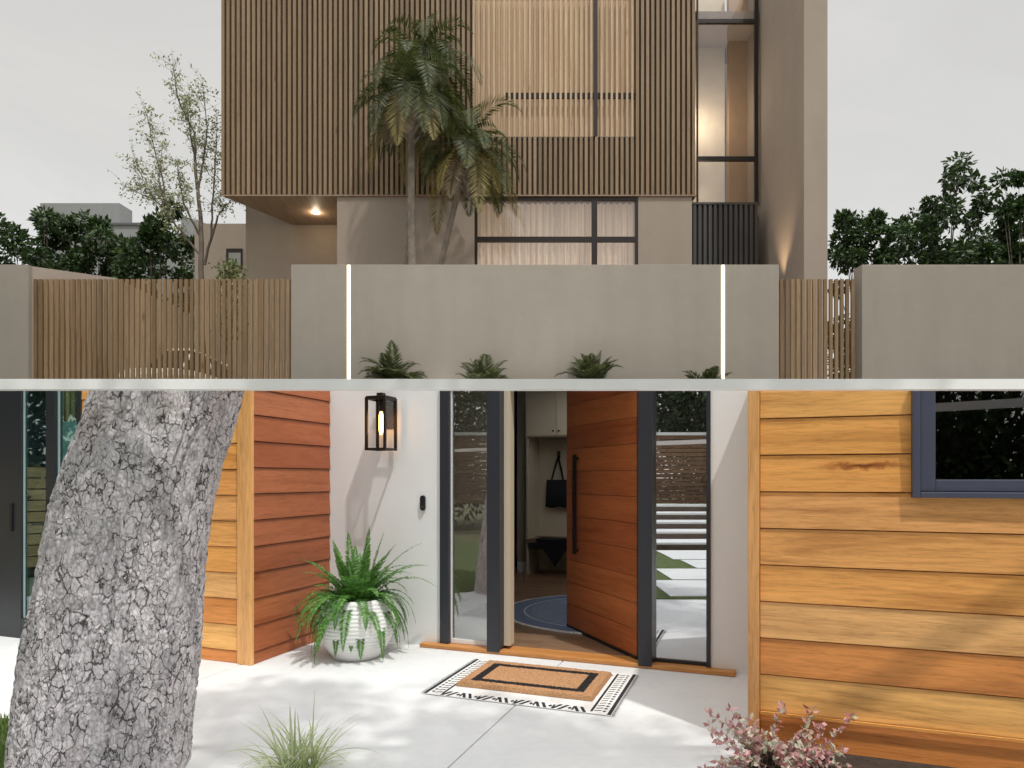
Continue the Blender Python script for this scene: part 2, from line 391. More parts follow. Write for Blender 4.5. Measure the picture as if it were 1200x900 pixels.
# ================================================================ LOWER SITE
TH = math.radians(20)
A = Vector((-1.739, 6.47)); U = Vector((math.cos(TH), -math.sin(TH))); V = Vector((math.sin(TH), math.cos(TH)))
def W2(x, y): p = A+U*x+V*y; return (p.x, p.y)
def L2(X_, D): d = Vector((X_, D))-A; return (d.dot(U), d.dot(V))
def ztop(x, y): return 1.5+.1375*(A.y+U.y*x+V.y*y)          # the raked line of the low roof, local frame
def wbox(mb, x0, x1, y0, y1, z0, z1=None):
    """box whose top follows the low roof's slope when z1 is None"""
    t = (lambda x, y: ztop(x, y)) if z1 is None else (lambda x, y: min(z1, ztop(x, y)))
    mb.hexa([(x0, y0, z0), (x1, y0, z0), (x1, y1, z0), (x0, y1, z0), (x0, y0, t(x0, y0)), (x1, y0, t(x1, y0)), (x1, y1, t(x1, y1)), (x0, y1, t(x0, y1))])

# ground
g = MB(); g.box(-700, 700, -700, 8.8, -.3, -.02); g.box(-700, 700, 8.8, 11.25, -.3, -.021); tag(g.build('ground', M['earth']), kind='structure')
g = MB(); g.box(-700, 700, 12.3, 1400, -.3, 2.75); tag(g.build('upper_ground', M['earth']), kind='structure')
g = MB(); g.box(-60, 60, 11.3, 12.28, -.3, 1.55); g.box(4.9, 60, 8.0, 11.3, -.3, 1.55)
tag(g.build('street', M['asphalt']), kind='structure')
g = MB(); g.box(-9, 6.5, 12.42, 15.9, 2.752, 2.77); tag(g.build('driveway', M['paving']), kind='structure')

house = empty('wood_clad_house', (A.x, A.y, 0), -TH, 'low wood clad house with white entrance wall and open pivot door behind the patio', 'house')
# patio slabs (local frame, joints 8 mm)
pt = MB()
J = 2.326
xs = [J-7.2, J-4.8, J-2.4, J, J+2.4, J+4.8]; ys = [-7.6, -4.6, -3.05, 6.0]
ys = [-6.2, -4.4, .09]
for i in range(len(xs)-1):
    for j in range(len(ys)-1):
        pt.box(xs[i]+.004, xs[i+1]-.004, ys[j]+.004, ys[j+1]-.004, -.08, 0)
po = pt.build('patio', M['concrete'], None, bevel=.004); po.location = (A.x, A.y, 0); po.rotation_euler.z = -TH
tag(po, kind='structure')
pj = MB(); pj.box(xs[0], xs[-1], ys[0], ys[-1], -.08, -.012); pjo = pj.build('patio_joint_bed', plain('pale_joint_sand', 'c4c2bc', .9)); pjo.location = (A.x, A.y, 0); pjo.rotation_euler.z = -TH
tag(pjo, kind='structure')

# white entrance wall
m_ = MB(); wbox(m_, 0, 1.18, 0, .12, 0); wbox(m_, 3.4854, 3.781, 0, .12, 0)
build_each(m_, 'wall', M['white_wall'], house)
# base blockers behind the facades
m_ = MB()
wbox(m_, -1.868, -.03, -.98, -.9, 0); wbox(m_, -.09, -.03, -.9, .12, 0)
wbox(m_, 3.85, 8.6, -1.32, -1.2, 0); wbox(m_, 3.85, 3.93, -1.2, .12, 0)
build_each(m_, 'inner_wall', M['int_wall'], house)

def siding_x(x0, x1, yf, z0, pitch, depth=.024, skip=None, breaks=()):
    depth = .015
    mb = MB(); z = z0
    segs = [(x0, x1)]
    while z < 2.6:
        a = max(z, 0)+.002; b = z+pitch-.003
        for (s0, s1) in segs:
            parts = [(s0, s1)]
            if skip and b > skip[2]:
                # boards cut around the window
                if a < skip[2]:
                    parts = [(s0, s1)]
                    bb = skip[2]
                    mb.hexa([(s0, yf-depth, a), (s1, yf-depth, a), (s1, yf+.02, a), (s0, yf+.02, a)] + [(s0, yf-depth*.45, bb), (s1, yf-depth*.45, bb), (s1, yf+.02, bb), (s0, yf+.02, bb)])
                    mb.hexa([(s0, yf-depth*.44, bb), (skip[0], yf-depth*.44, bb), (skip[0], yf+.02, bb), (s0, yf+.02, bb)] + [(s0, yf-depth*.4, b), (skip[0], yf-depth*.4, b), (skip[0], yf+.02, b), (s0, yf+.02, b)])
                    continue
                parts = [(s0, skip[0])]+([(skip[1], s1)] if s1 > skip[1] else [])
            for (p, q) in parts:
                t = lambda x, y, zz: min(zz, ztop(x, y))
                if a < ztop(q, yf):
                    mb.hexa([(p, yf-depth, a), (q, yf-depth, a), (q, yf+.02, a), (p, yf+.02, a)] + [(p, yf-depth*.45, t(p, yf, b)), (q, yf-depth*.45, t(q, yf, b)), (q, yf+.02, t(q, yf, b)), (p, yf+.02, t(p, yf, b))])
        z += pitch
    return mb
YL = -1.045; YR = -1.39
siding_x(-1.868, -.115, YL, .1-.21, .21).build('siding', M['orange_x'], house, bevel=.002)
siding_x(3.845, 8.6, YR, .1925-.205, .205, skip=(4.591, 6.4, 1.397)).build('siding', M['orange_x'], house, bevel=.002)
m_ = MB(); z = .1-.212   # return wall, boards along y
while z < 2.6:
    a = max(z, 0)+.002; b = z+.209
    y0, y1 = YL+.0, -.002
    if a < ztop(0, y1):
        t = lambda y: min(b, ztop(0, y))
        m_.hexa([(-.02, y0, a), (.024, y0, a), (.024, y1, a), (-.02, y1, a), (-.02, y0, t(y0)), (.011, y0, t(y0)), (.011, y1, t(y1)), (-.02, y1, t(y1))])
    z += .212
tag(m_.build('siding', M['red_shaded_y'], house, bevel=.002), 'reddish brown cedar side boards, partly darkened for shade')
m_ = MB(); wbox(m_, -.113, .03, YL-.035, YL-.001, 0); build_each(m_, 'corner_trim', M['orange_trim'], house, bevel=.004)
m_ = MB(); wbox(m_, 3.781, 3.842, YR-.035, YR+.02, 0); wbox(m_, 3.7835, 3.849, YR+.02, -.002, 0); build_each(m_, 'corner_trim', M['orange_trim'], house, bevel=.004)
m_ = MB(); m_.box(3.846, 8.6, YR-.04, YR-.026, .182, .197); m_.build('ledge', M['orange_x'], house)

# picture window in the right wall
win = MB()
def frame_rect(mb, x0, x1, z0, z1, y0, y1, wl, wr, wb, wt=0):
    wbox(mb, x0, x0+wl, y0, y1, z0); wbox(mb, x1-wr, x1, y0, y1, z0)
    mb.box(x0+wl, x1-wr, y0+.001, y1, z0, z0+wb)
frame_rect(win, 4.591, 6.4, 1.397, 3, YR-.05, YR+.03, .035, .035, .03)
frame_rect(win, 4.628, 6.363, 1.429, 3, YR-.03, YR+.03, .07, .07, .062)
wo = win.build('window', M['frame_window'], house, bevel=.004)
p = MB(); wbox(p, 4.69, 6.3, YR+.0, YR+.006, 1.485); p.build('pane', M['pane_dark'], wo)

# entrance: frame, sidelights, threshold
en = MB()
wbox(en, 1.18, 1.264, -.03, .1, .035); wbox(en, 3.4534, 3.4852, -.02, .1, .035)
build_each(en, 'door_frame', M['frame_blue'], house, bevel=.004)
en = MB(); wbox(en, 1.654, 1.772, -.095, .1, .02); build_each(en, 'door_frame', M['frame_blue'], house, bevel=.005)
en = MB(); wbox(en, 2.94, 3.048, -.095, .1, .02); build_each(en, 'door_frame', M['frame_blue'], house, bevel=.005)
en = MB(); wbox(en, 1.776, 1.83, .0, .11, .06); tag(en.build('door_jamb', M['cabinet'], house), 'cream inner door jamb')
th = MB(); th.box(1.011, 3.667, -.09, -.001, .002, .036); th.box(1.182, 3.4835, .0, .12, .002, .034)
build_each(th, 'threshold', M['threshold'], house, bevel=.006)
f1 = MB(); f1.box(1.2645, 1.6535, .02, .06, .037, .075); f1o = f1.build('sidelight', M['white_paint'], house)
p = MB(); wbox(p, 1.2645, 1.6535, .035, .043, .076); p.build('pane', M['pane_left'], f1o)
p = MB(); wbox(p, 1.2645, 1.276, .02, .034, .076); p.build('bead', M['white_paint'], f1o)
f1 = MB(); f1.box(3.0485, 3.453, .02, .06, .037, .06); f1o = f1.build('sidelight', M['frame_dark'], house)
p = MB(); wbox(p, 3.0485, 3.453, .035, .043, .061); p.build('pane', M['pane_side'], f1o)

# open pivot door
dl = 1.3; ang = math.radians(131); hx, hy = 2.93, .05
dj = MB()
zz = .06
while zz < 2.5:
    b = min(zz+.211, 2.5)
    # frame of the leaf: x along leaf from the hinge, y thickness
    P = []
    for (lx, ly) in ((.0, -.03), (dl, -.03), (dl, .03), (.0, .03)):
        P.append((lx, ly))
    def tz(lx, ly, z_):
        wx = hx+lx*math.cos(ang)-ly*math.sin(ang); wy = hy+lx*math.sin(ang)+ly*math.cos(ang)
        return min(z_, ztop(wx, wy)-.004)
    dj.hexa([(x, y, tz(x, y, zz)) for x, y in P]+[(x, y, tz(x, y, b)) for x, y in P])
    zz += .215
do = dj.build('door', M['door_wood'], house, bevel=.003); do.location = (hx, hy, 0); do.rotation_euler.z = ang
core = MB(); core.box(.012, dl-.012, -.024, .024, .06, 2.2); core.build('door_core', M['backing'], do)
sw = MB(); sw.box(.0, dl, -.032, .032, .022, .062); sw.build('sweep', M['black'], do, bevel=.003)
hd = MB(); hxx = dl-.25
hd.box(hxx-.016, hxx+.016, .055, .085, .78, 1.72); hd.box(hxx-.012, hxx+.012, .03, .0545, .80, .825); hd.box(hxx-.012, hxx+.012, .03, .0545, 1.675, 1.70)
hd.tube([(hxx, -.03, .80), (hxx, -.09, .80)], .01, 8)
hd.build('handle', M['black'], do, smooth=False)
lk = MB(); lk.box(dl-.012, dl+.004, -.02, .02, 1.12, 1.24); lk.build('lock', M['black'], do)

# glazed double door at the left
gd = MB(); wbox(gd, -3.15, -2.64, YL-.02, YL+.06, 0); wbox(gd, -2.301, -2.185, YL-.03, YL+.05, 0); wbox(gd, -1.921, -1.87, YL-.02, YL+.06, 0)
gd.box(-2.64, -2.301, YL-.019, YL+.05, 0, .19); gd.box(-2.185, -1.921, YL-.019, YL+.05, 0, .19)
gdo = tag(gd.build('glass_door', M['frame_dark'], house, bevel=.004), 'charcoal framed glass door at the left end of the siding')
p = MB(); wbox(p, -2.639, -2.3015, YL+.01, YL+.018, .191); p.build('pane', M['pane_teal'], gdo)
p = MB(); wbox(p, -2.1845, -1.9215, YL+.01, YL+.018, .191); p.build('pane', M['pane_teal'], gdo)
p = MB(); wbox(p, -2.184, -2.165, YL-.0, YL+.009, .191); p.box(-2.638, -2.302, YL-.0, YL+.009, .191, .2); wbox(p, -2.638, -2.622, YL-.0, YL+.009, .2); p.build('bead', plain('pale_bead', '9fb5b4', .5), gdo)
p = MB(); p.box(-2.275, -2.235, YL-.045, YL-.031, 1.02, 1.3); p.tube([(-2.255, YL-.05, 1.08), (-2.255, YL-.085, 1.08)], .011, 8); p.tube([(-2.255, YL-.085, 1.08), (-2.39, YL-.085, 1.075)], .009, 8); p.build('handle', M['black'], gdo)
p = MB(); p.box(-2.77, -2.74, YL-.035, YL-.021, 1.0, 1.26); p.build('handle', M['black'], gdo)
m_ = MB(); wbox(m_, -6.4, -3.151, YL, YL+.1, 0); build_each(m_, 'wall', M['white_wall'], house)

# rooms
m_ = MB()
# left room behind the glass door
m_.box(-6.3, .0, 1.9, 2.0, 0, 2.35)
build_each(m_, 'room_wall', plain('pale_teal_room_wall', 'c3dcd6', .8, .02), house)
m_ = MB(); wbox(m_, .71, .81, .125, 2.775, .0); wbox(m_, 4.1, 4.2, .125, 5.6, 0); wbox(m_, .29, .5, 4.52, 4.62, 0); wbox(m_, .5, 4.1, 4.9, 5.0, 0)
wbox(m_, 1.9, 4.1, 4.52, 4.6, 0)
build_each(m_, 'room_wall', M['int_wall'], house)
m_ = MB(); m_.box(.815, .83, .125, 2.775, .034, .16); m_.box(.3, .505, 4.5, 4.518, .034, .2); build_each(m_, 'baseboard', M['white_paint'], house)
m_ = MB(); wbox(m_, -1.6, .71, 5.4, 5.5, 0); wbox(m_, -1.6, -1.5, 2.0, 5.4, 0); build_each(m_, 'room_wall', M['int_dark'], house)
fl = MB(); k = 0; yy = .125
for k in range(42):
    y0 = .125+k*.13
    x0 = -1.5+R.uniform(-.5, 0)
    while x0 < 4.1:
        L = R.uniform(1., 2.); fl.box(x0, min(4.1, x0+L)-.002, y0, y0+.128, .0, .03); x0 += L
fl.build('floor', M['floor_wood'], house)
m_ = MB(); m_.box(-6.3, -.1, -.9, 1.9, .0, .03); m_.build('floor', plain('grey_room_floor', '8e9290', .5), house)
rf = MB()
def roofpanel(mb, x0, x1, y0, y1, t=.05):
    c = [(x0, y0), (x1, y0), (x1, y1), (x0, y1)]
    mb.hexa([(x, y, ztop(x, y)) for x, y in c]+[(x, y, ztop(x, y)+.0006*t) for x, y in c])
roofpanel(rf, -1.6, 4.2, .0, 2.2); roofpanel(rf, -1.6, 1.2, 2.2, 3.9); roofpanel(rf, 3.3, 4.2, 2.2, 3.9); roofpanel(rf, -1.6, 4.2, 3.9, 5.6); roofpanel(rf, -6.4, -.03, YL, -.4); roofpanel(rf, -6.4, -.03, 1.2, 2.0); roofpanel(rf, 3.85, 8.6, YR, 1.5)
build_each(rf, 'roof', M['white_paint'], house)
q_ = MB(); q_.hexa([(x, y, ztop(x, y)-.012) for x, y in ((1.2, 2.2), (3.3, 2.2), (3.3, 3.9), (1.2, 3.9))]+[(x, y, ztop(x, y)-.001) for x, y in ((1.2, 2.2), (3.3, 2.2), (3.3, 3.9), (1.2, 3.9))])
skm = bpy.data.materials.new('added_frosted_skylight'); skm.use_nodes = True; _n = skm.node_tree; _n.nodes.clear(); _o = _n.nodes.new('ShaderNodeOutputMaterial'); _t = _n.nodes.new('ShaderNodeBsdfTranslucent'); _t.inputs[0].default_value = (.8, .8, .8, 1); _n.links.new(_t.outputs[0], _o.inputs[0])
q_.build('added_skylight', skm, house)  # added out of view to let daylight into the dark hall
q_ = MB(); q_.hexa([(x, y, ztop(x, y)-.012) for x, y in ((-6.3, -.4), (-.1, -.4), (-.1, 1.2), (-6.3, 1.2))]+[(x, y, ztop(x, y)-.001) for x, y in ((-6.3, -.4), (-.1, -.4), (-.1, 1.2), (-6.3, 1.2))])
q_.build('added_skylight', skm, house)  # second unseen opening, added to brighten the left room
m_ = MB(); wbox(m_, 4.5, 8.6, 1.4, 1.5, 0); wbox(m_, 8.5, 8.6, YR, 1.5, 0); wbox(m_, -6.4, -6.3, YL, 2, 0); build_each(m_, 'rear_wall', M['int_dark'], house)

# built-in niche with cabinets and bench
cab = empty('hall_cupboard', (0, 0, 0), 0); cab.parent = house
def hall_children():
    m = MB(); wbox(m, .5, 1.9, 4.3, 4.52, 2.115); o = m.build('cupboard', M['cabinet'], house, bevel=.004)
    for x0, x1 in ((.52, .985), (.995, 1.45), (1.46, 1.88)):
        d = MB(); wbox(d, x0, x1, 4.275, 4.298, 2.13); do_ = d.build('door', M['cabinet'], o, bevel=.004)
        kx = x1-.04 if x0 < .9 else x0+.04
        kn = MB(); kn.lathe([(0, 0), (.014, 0), (.014, .012), (0, .02)], (0, 0), 12); ko = kn.build('knob', M['black'], do_); ko.location = (kx, 4.275, 2.2); ko.rotation_euler.x = PI/2
    m = MB(); wbox(m, .5, .53, 4.35, 4.9, .03, 2.115); m.build('side_panel', M['cabinet'], house)
    m = MB(); m.box(.53, 1.9, 4.88, 4.899, .03, 2.11); m.build('back_panel', M['cabinet'], house)
    m = MB(); m.box(.505, 1.9, 4.3, 4.88, .52, .58); m.build('bench_seat', plain('brown_bench', '8a6f5c', .6), house, bevel=.005)
    m = MB(); m.box(.53, 1.9, 4.34, 4.37, .42, .519); m.build('bench_apron', plain('dark_bench_apron', '3c3a42', .6), house)
hall_children()
bpy.data.objects.remove(cab)
# bag on its hook
def wl(x, y, z): p = W2(x, y); return (p[0], p[1], z)
bx_, by_ = L2(X(648.5, 10.35), 10.35)
bag = empty('tote_bag', wl(.82, 4.5, 1.05), -TH, 'black canvas tote bag hanging on the wall inside the doorway', 'bag')
bx0 = .87
bag.location = wl(bx0, 4.8, 1.04)
b_ = MB()
prof = [(-.205, 0, 0), (.205, 0, 0), (.185, 0, .42), (-.185, 0, .42)]
nb = 10
for i in range(nb):
    for s_ in (-1, 1):
        pass
def bagpt(u_, v_, s_):
    w_ = .205-.02*v_
    bulge = .05*math.sin(PI*(u_*.5+.5))*math.sin(PI*min(1, v_*.8+.1))
    return (u_*w_, s_*(bulge+.008), v_*.43+.008*math.sin(u_*5+1)*(1-v_))
for s_ in (-1, 1):
    for i in range(nb):
        for j in range(nb):
            u0, u1 = -1+2*i/nb, -1+2*(i+1)/nb; v0, v1 = j/nb, (j+1)/nb
            b_.quad(bagpt(u0, v0, s_), bagpt(u1, v0, s_), bagpt(u1, v1, s_), bagpt(u0, v1, s_))
for i in range(nb):
    u0, u1 = -1+2*i/nb, -1+2*(i+1)/nb
    b_.quad(bagpt(u0, 0, -1), bagpt(u1, 0, -1), bagpt(u1, 0, 1), bagpt(u0, 0, 1))
for u0 in (-1, 1):
    for j in range(nb): b_.quad(bagpt(u0, j/nb, -1), bagpt(u0, (j+1)/nb, -1), bagpt(u0, (j+1)/nb, 1), bagpt(u0, j/nb, 1))
b_.build('pouch', M['bag'], bag)
h_ = MB()
for dy in (-.02, .02):
    h_.tube([(-.11, dy, .40), (-.07, dy, .55), (-.02, dy, .72), (0, dy, .80), (.02, dy, .72), (.06, dy, .55), (.09, dy, .40)], .011, 6)
h_.build('strap', M['bag'], bag)
hk = MB(); hk.tube([(bx0, 4.88, 1.86), (bx0, 4.80, 1.86), (bx0, 4.775, 1.83), (bx0, 4.765, 1.87), (bx0, 4.76, 1.92)], .008, 8); hk.box(bx0-.015, bx0+.015, 4.862, 4.879, 1.8, 1.92)
hk.build('coat_hook', M['bronze'], house)
cl = MB()
for s_ in (0, 1):
    cl.tri((-.3, .0-.02*s_, 0), (.3, .0-.02*s_, 0), (.02, -.02-.02*s_, -.40))
cl.quad((-.3, 0, 0), (.3, 0, 0), (.3, -.02, 0), (-.3, -.02, 0)); cl.quad((-.3, 0, 0), (-.3, -.02, 0), (.02, -.04, -.4), (.02, -.02, -.4)); cl.quad((.3, 0, 0), (.3, -.02, 0), (.02, -.04, -.4), (.02, -.02, -.4))
cl.quad((-.3, 0, 0.002), (.3, 0, .002), (.3, .3, .004), (-.3, .3, .004))
clo = cl.build('draped_cloth', M['cloth']); clo.location = wl(.95, 4.33, .452); clo.rotation_euler.z = -TH
clo.location = wl(.97, 4.27, .583)
tag(clo, 'dark triangular cloth hanging over the bench edge under the bag', 'cloth')

# round rug inside
rm, rnt, rb = mat('blue_round_rug'); co = coords(rnt)
sxr = rnt.nodes.new('ShaderNodeVectorMath'); sxr.operation = 'LENGTH'; rnt.links.new(co, sxr.inputs[0])
rr = ramp(rnt, [(0, lin('8292ab')), (.72, lin('7687a3')), (.775, lin('c9ccd0')), (.79, lin('6d7e9c')), (.9, lin('697a98')), (.955, lin('627394')), (.965, lin('dcdcda')), (1, lin('dcdcda'))], 'CONSTANT')
mm = N(rnt, 'ShaderNodeMath', operation='DIVIDE'); rnt.links.new(sxr.outputs['Value'], mm.inputs[0]); mm.inputs[1].default_value = 1.1
rnt.links.new(mm.outputs[0], rr.inputs[0])
rn = N(rnt, 'ShaderNodeTexNoise', Scale=60., Detail=5.); rnt.links.new(co, rn.inputs[0]); r2 = ramp(rnt, [(.35, (.65, .65, .68, 1)), (.65, (1.25, 1.25, 1.25, 1))]); rnt.links.new(rn.outputs[0], r2.inputs[0])
rnt.links.new(mixc(rnt, .8, rr.outputs[0], r2.outputs[0], 'MULTIPLY'), rb.inputs['Base Color']); rb.inputs['Roughness'].default_value = .95; bump(rnt, rb, rn.outputs[0], .6, .01)
rg = MB(); rg.lathe([(0, 0), (1.1, 0), (1.1, .008), (1.09, .012), (0, .012)], (0, 0), 96)
rgo = rg.build('round_rug', rm); rgo.location = (1.0, 7.45, .031); tag(rgo, 'round blue rug with white edge on the hall floor behind the door', 'rug')

# doorbell & lantern
db = MB(); db.lathe([(0, 0), (.024, 0), (.024, .018), (.018, .024), (0, .024)], (0, 0), 20)
dbm = MB(); 
def pill(mb, w_, h_, d, n_=10):
    pts = [(w_*math.cos(q), (h_-w_)+w_*math.sin(q)) for q in [PI*i/n_ for i in range(n_+1)]]+[(w_*math.cos(q), -(h_-w_)+w_*math.sin(q)) for q in [PI+PI*i/n_ for i in range(n_+1)]]
    k = len(pts); n0 = len(mb.v)
    mb.v += [(x, 0, z) for x, z in pts]+[(x, -d, z) for x, z in pts]
    mb.f.append(tuple(n0+i for i in range(k))); mb.f.append(tuple(n0+k+i for i in reversed(range(k))))
    for i in range(k): j = (i+1) % k; mb.f.append((n0+i, n0+k+i, n0+k+j, n0+j))
pill(dbm, .025, .068, .024)
dbo = dbm.build('doorbell', M['black'], None, bevel=.004); dbo.location = wl(1.005, -.001, 1.275); dbo.rotation_euler.z = -TH
tag(dbo, 'small black oblong doorbell on the white wall beside the entrance', 'doorbell')
q_ = MB(); pill(q_, .012, .012, .003); qo = q_.build('button', plain('doorbell_button', '3a3d42', .3), dbo); qo.location = (0, -.0245, -.035)

ln = empty('wall_lantern', wl(.66, 0, 1.744), -TH, 'bronze framed glass wall lantern with a lit bulb on the white wall', 'lamp')
h = .47; s_ = .093; yc = -.15
fr = MB(); t_ = .011
for sx_ in (-1, 1):
    for sy_ in (-1, 1):
        fr.box(sx_*s_-t_, sx_*s_+t_, yc+sy_*s_-t_, yc+sy_*s_+t_, 0, h)
for zc in (0, h-.022):
    for sx_ in (-1, 1):
        fr.box(sx_*s_-t_+.001, sx_*s_+t_-.001, yc-s_, yc+s_, zc+.001, zc+.021)
    for sy_ in (-1, 1):
        fr.box(-s_, s_, yc+sy_*s_-t_+.001, yc+sy_*s_+t_-.001, zc+.001, zc+.021)
fr.build('frame', M['bronze'], ln)
q_ = MB(); q_.box(-s_-.005, s_+.005, yc-s_-.005, yc+s_+.005, h, h+.012); q_.box(-.03, .03, yc-.03, yc+.03, h+.012, h+.045); q_.build('cap', M['bronze'], ln, bevel=.003)
q_ = MB(); q_.box(-.06, .06, -.02, -.002, .2, .47); q_.box(-.02, .02, yc+s_, -.02, .40, .44); q_.build('backplate', M['bronze'], ln, bevel=.003)
q_ = MB(); q_.tube([(0, yc, h), (0, yc, h-.12)], .02, 12); q_.build('socket', M['bronze'], ln)
q_ = MB(); q_.lathe([(0, h-.33), (.012, h-.325), (.02, h-.29), (.02, h-.16), (.012, h-.125), (0, h-.12)], (0, yc), 16); q_.build('bulb', glow('lit_filament_bulb', 'ffb35a', 9.), ln, smooth=True)
q_ = MB()
for sx_ in (-1, 1): q_.box(sx_*(s_-.002)-.001, sx_*(s_-.002)+.001, yc-s_+t_, yc+s_-t_, .022, h-.022)
q_.box(-s_+t_, s_-t_, yc-s_+.001, yc-s_+.003, .022, h-.022)
q_.build('pane', glass('lantern_glass', .01), ln)

# pot and fern
pc = Vector((-1.308, 5.75))
pot = empty('planter', (pc.x, pc.y, 0), 0, 'round white ribbed planter holding the fern beside the entrance', 'planter')
prof = [(0, 0.0), (.185, 0.0), (.2, .012)]
n_ = 120; 
for i in range(n_+1):
    t = i/n_; z = .02+t*.47
    r0 = .205+.115*math.sin(PI*min(1, (t*.92)**.8))**.9 if t < .99 else .25
    r0 = .2+ (.12*math.sin(PI*.5*min(1, t/.55)) if t < .55 else .12-.06*((t-.55)/.45)**1.6)
    prof.append((r0+.006*abs(math.sin(PI*t*15)), z))
prof += [(.255, .5), (.235, .495), (.23, .4), (0, .4)]
pm = plain('white_ceramic', (.82, .82, .82), .45, .03, 8., .1)
q_ = MB(); q_.lathe(prof, (0, 0), 72); q_.build('pot', pm, pot, smooth=True)
q_ = MB(); q_.lathe([(0, .43), (.12, .425), (.228, .415)], (0, 0), 32); q_.build('soil', M['soil'], pot)

def frond(mb, base, heading, elev, L, droop, n_=34, w_=.05, tip=.3, lw=.011, stem=None, r=R, twist=0.):
    """an arching frond: rachis points and paired leaflets"""
    d = Vector((math.cos(heading)*math.cos(elev), math.sin(heading)*math.cos(elev), math.sin(elev)))
    p = Vector(base); pts = [p.copy()]; st = L/n_
    for i in range(n_):
        t = i/n_
        d = (d+Vector((0, 0, -droop*st*(1+1.4*t)))).normalized()
        side = d.cross(Vector((0, 0, 1)))
        if side.length < .05: side = Vector((math.sin(heading), -math.cos(heading), 0))
        side.normalize()
        if twist: side = (Matrix.Rotation(twist, 3, d) @ side)
        p = p+d*st; pts.append(p.copy())
        prof_ = math.sin(PI*min(1, .12+t*.92))**.7*(1-.25*t) if t > .1 else .2
        if t > .08:
            for s in (-1, 1):
                ld = (side*s+d*(.35+tip*t)+Vector((r.uniform(-.1, .1), r.uniform(-.1, .1), r.uniform(-.25, .1)))).normalized()
                nrm = ld.cross(d).normalized()
                mb.leaf(p, ld, d, w_*prof_*r.uniform(.85, 1.1), lw, r.uniform(-.3, .3))
    if stem: stem.tube(pts[::3]+[pts[-1]], [max(.0012, .0035*(1-i/(n_/3+1))) for i in range(len(pts[::3])+1)], 4, False)
    return pts
fern = empty('fern', (pc.x, pc.y, .42), 0, 'bushy green fern with arching fronds growing in the white pot', 'plant')
fm = MB(); fs = MB()
rf_ = random.Random(21)
for i in range(96):
    hd_ = rf_.uniform(0, 2*PI); e = rf_.choice([.35, .6, .8, .95, 1.1, 1.3])+rf_.uniform(-.15, .15)
    L = rf_.uniform(.36, .58)+ (.1 if e < .9 else 0)
    frond(fm, (math.cos(hd_)*.07*rf_.random()**.5, math.sin(hd_)*.07, 0), hd_, e, L, rf_.uniform(2.2, 4.8) if e < 1.05 else rf_.uniform(.8, 2.4), 40, .066, .25, .019, fs, rf_)
# the few long fronds one can pick out
for hd_, e, L, dr in ((PI, .75, .62, 2.6), (PI*.97, .45, .60, 1.6), (.25, 1.0, .62, 1.3), (.15, .45, .66, 3.6), (-.7, .4, .62, 5.0), (-2.4, .5, .68, 4.6), (-1.5, .4, .5, 6.), (-1.25, .4, .58, 5.5), (-1.9, .4, .55, 5.5), (PI/2+.3, 1.35, .5, .4), (1.2, 1.4, .55, .5), (-2.8, .3, .6, 4.2), (2.6, 1.25, .58, .5), (2.2, 1.4, .62, .4), (1.0, 1.45, .66, .3), (.4, 1.35, .62, .5), (.1, 1.1, .72, .9), (-.3, 1.2, .6, .8), (-2.2, 1.3, .55, .7), (3.0, 1.05, .6, 1.2), (.3, .85, .7, 1.5), (.0, .95, .66, 1.1)):
    frond(fm, (math.cos(hd_)*.06, math.sin(hd_)*.06, .02), hd_, e, L, dr, 48, .07, .25, .018, fs, rf_)
fm.build('foliage', M['fern'], fern); fs.build('stem', plain('fern_stem', '5d7a3a', .6), fern)

# rugs outside
def at_local(o, X_, D, z=0): o.location = (X_, D, z); o.rotation_euler.z = -TH
mr_ = empty('striped_rug'); at_local(mr_, .163, 4.956, .004); tag(mr_, 'black and white patterned cotton rug under the doormat', 'rug')
q_ = MB(); q_.box(-.66, .66, -.475, .475, 0, .004); q_.build('base', plain('white_cotton', (.74, .73, .71), .95, .05, 20., .5, bscale=180), mr_)
q_ = MB()
zt = .0045; zb = .0041
def flat(mb, pts):
    n0 = len(mb.v); k = len(pts); mb.v += [(x, y, zb) for x, y in pts]+[(x, y, zb+.0014) for x, y in pts]
    mb.f.append(tuple(n0+k+i for i in range(k)))
    for i in range(k): j = (i+1) % k; mb.f.append((n0+i, n0+j, n0+k+j, n0+k+i))
for sgn in (-1, 1):
    x0 = sgn*.645; flat(q_, [(x0-.012, -.47), (x0+.012, -.47), (x0+.012, .47), (x0-.012, .47)])
    flat(q_, [(sgn*.525-.008, -.44), (sgn*.525+.008, -.44), (sgn*.525+.008, .44), (sgn*.525-.008, .44)])
    k = 17
    for i in range(k):
        y = -.44+.88*(i+.5)/k
        xm = sgn*.605; flat(q_, [(xm-.014, y), (xm, y-.014), (xm+.014, y), (xm, y+.014)])
        xm = sgn*.563
        flat(q_, [(xm-.02, y-.016), (xm-.02, y-.006), (xm+.02, y+.016), (xm+.02, y+.004)])
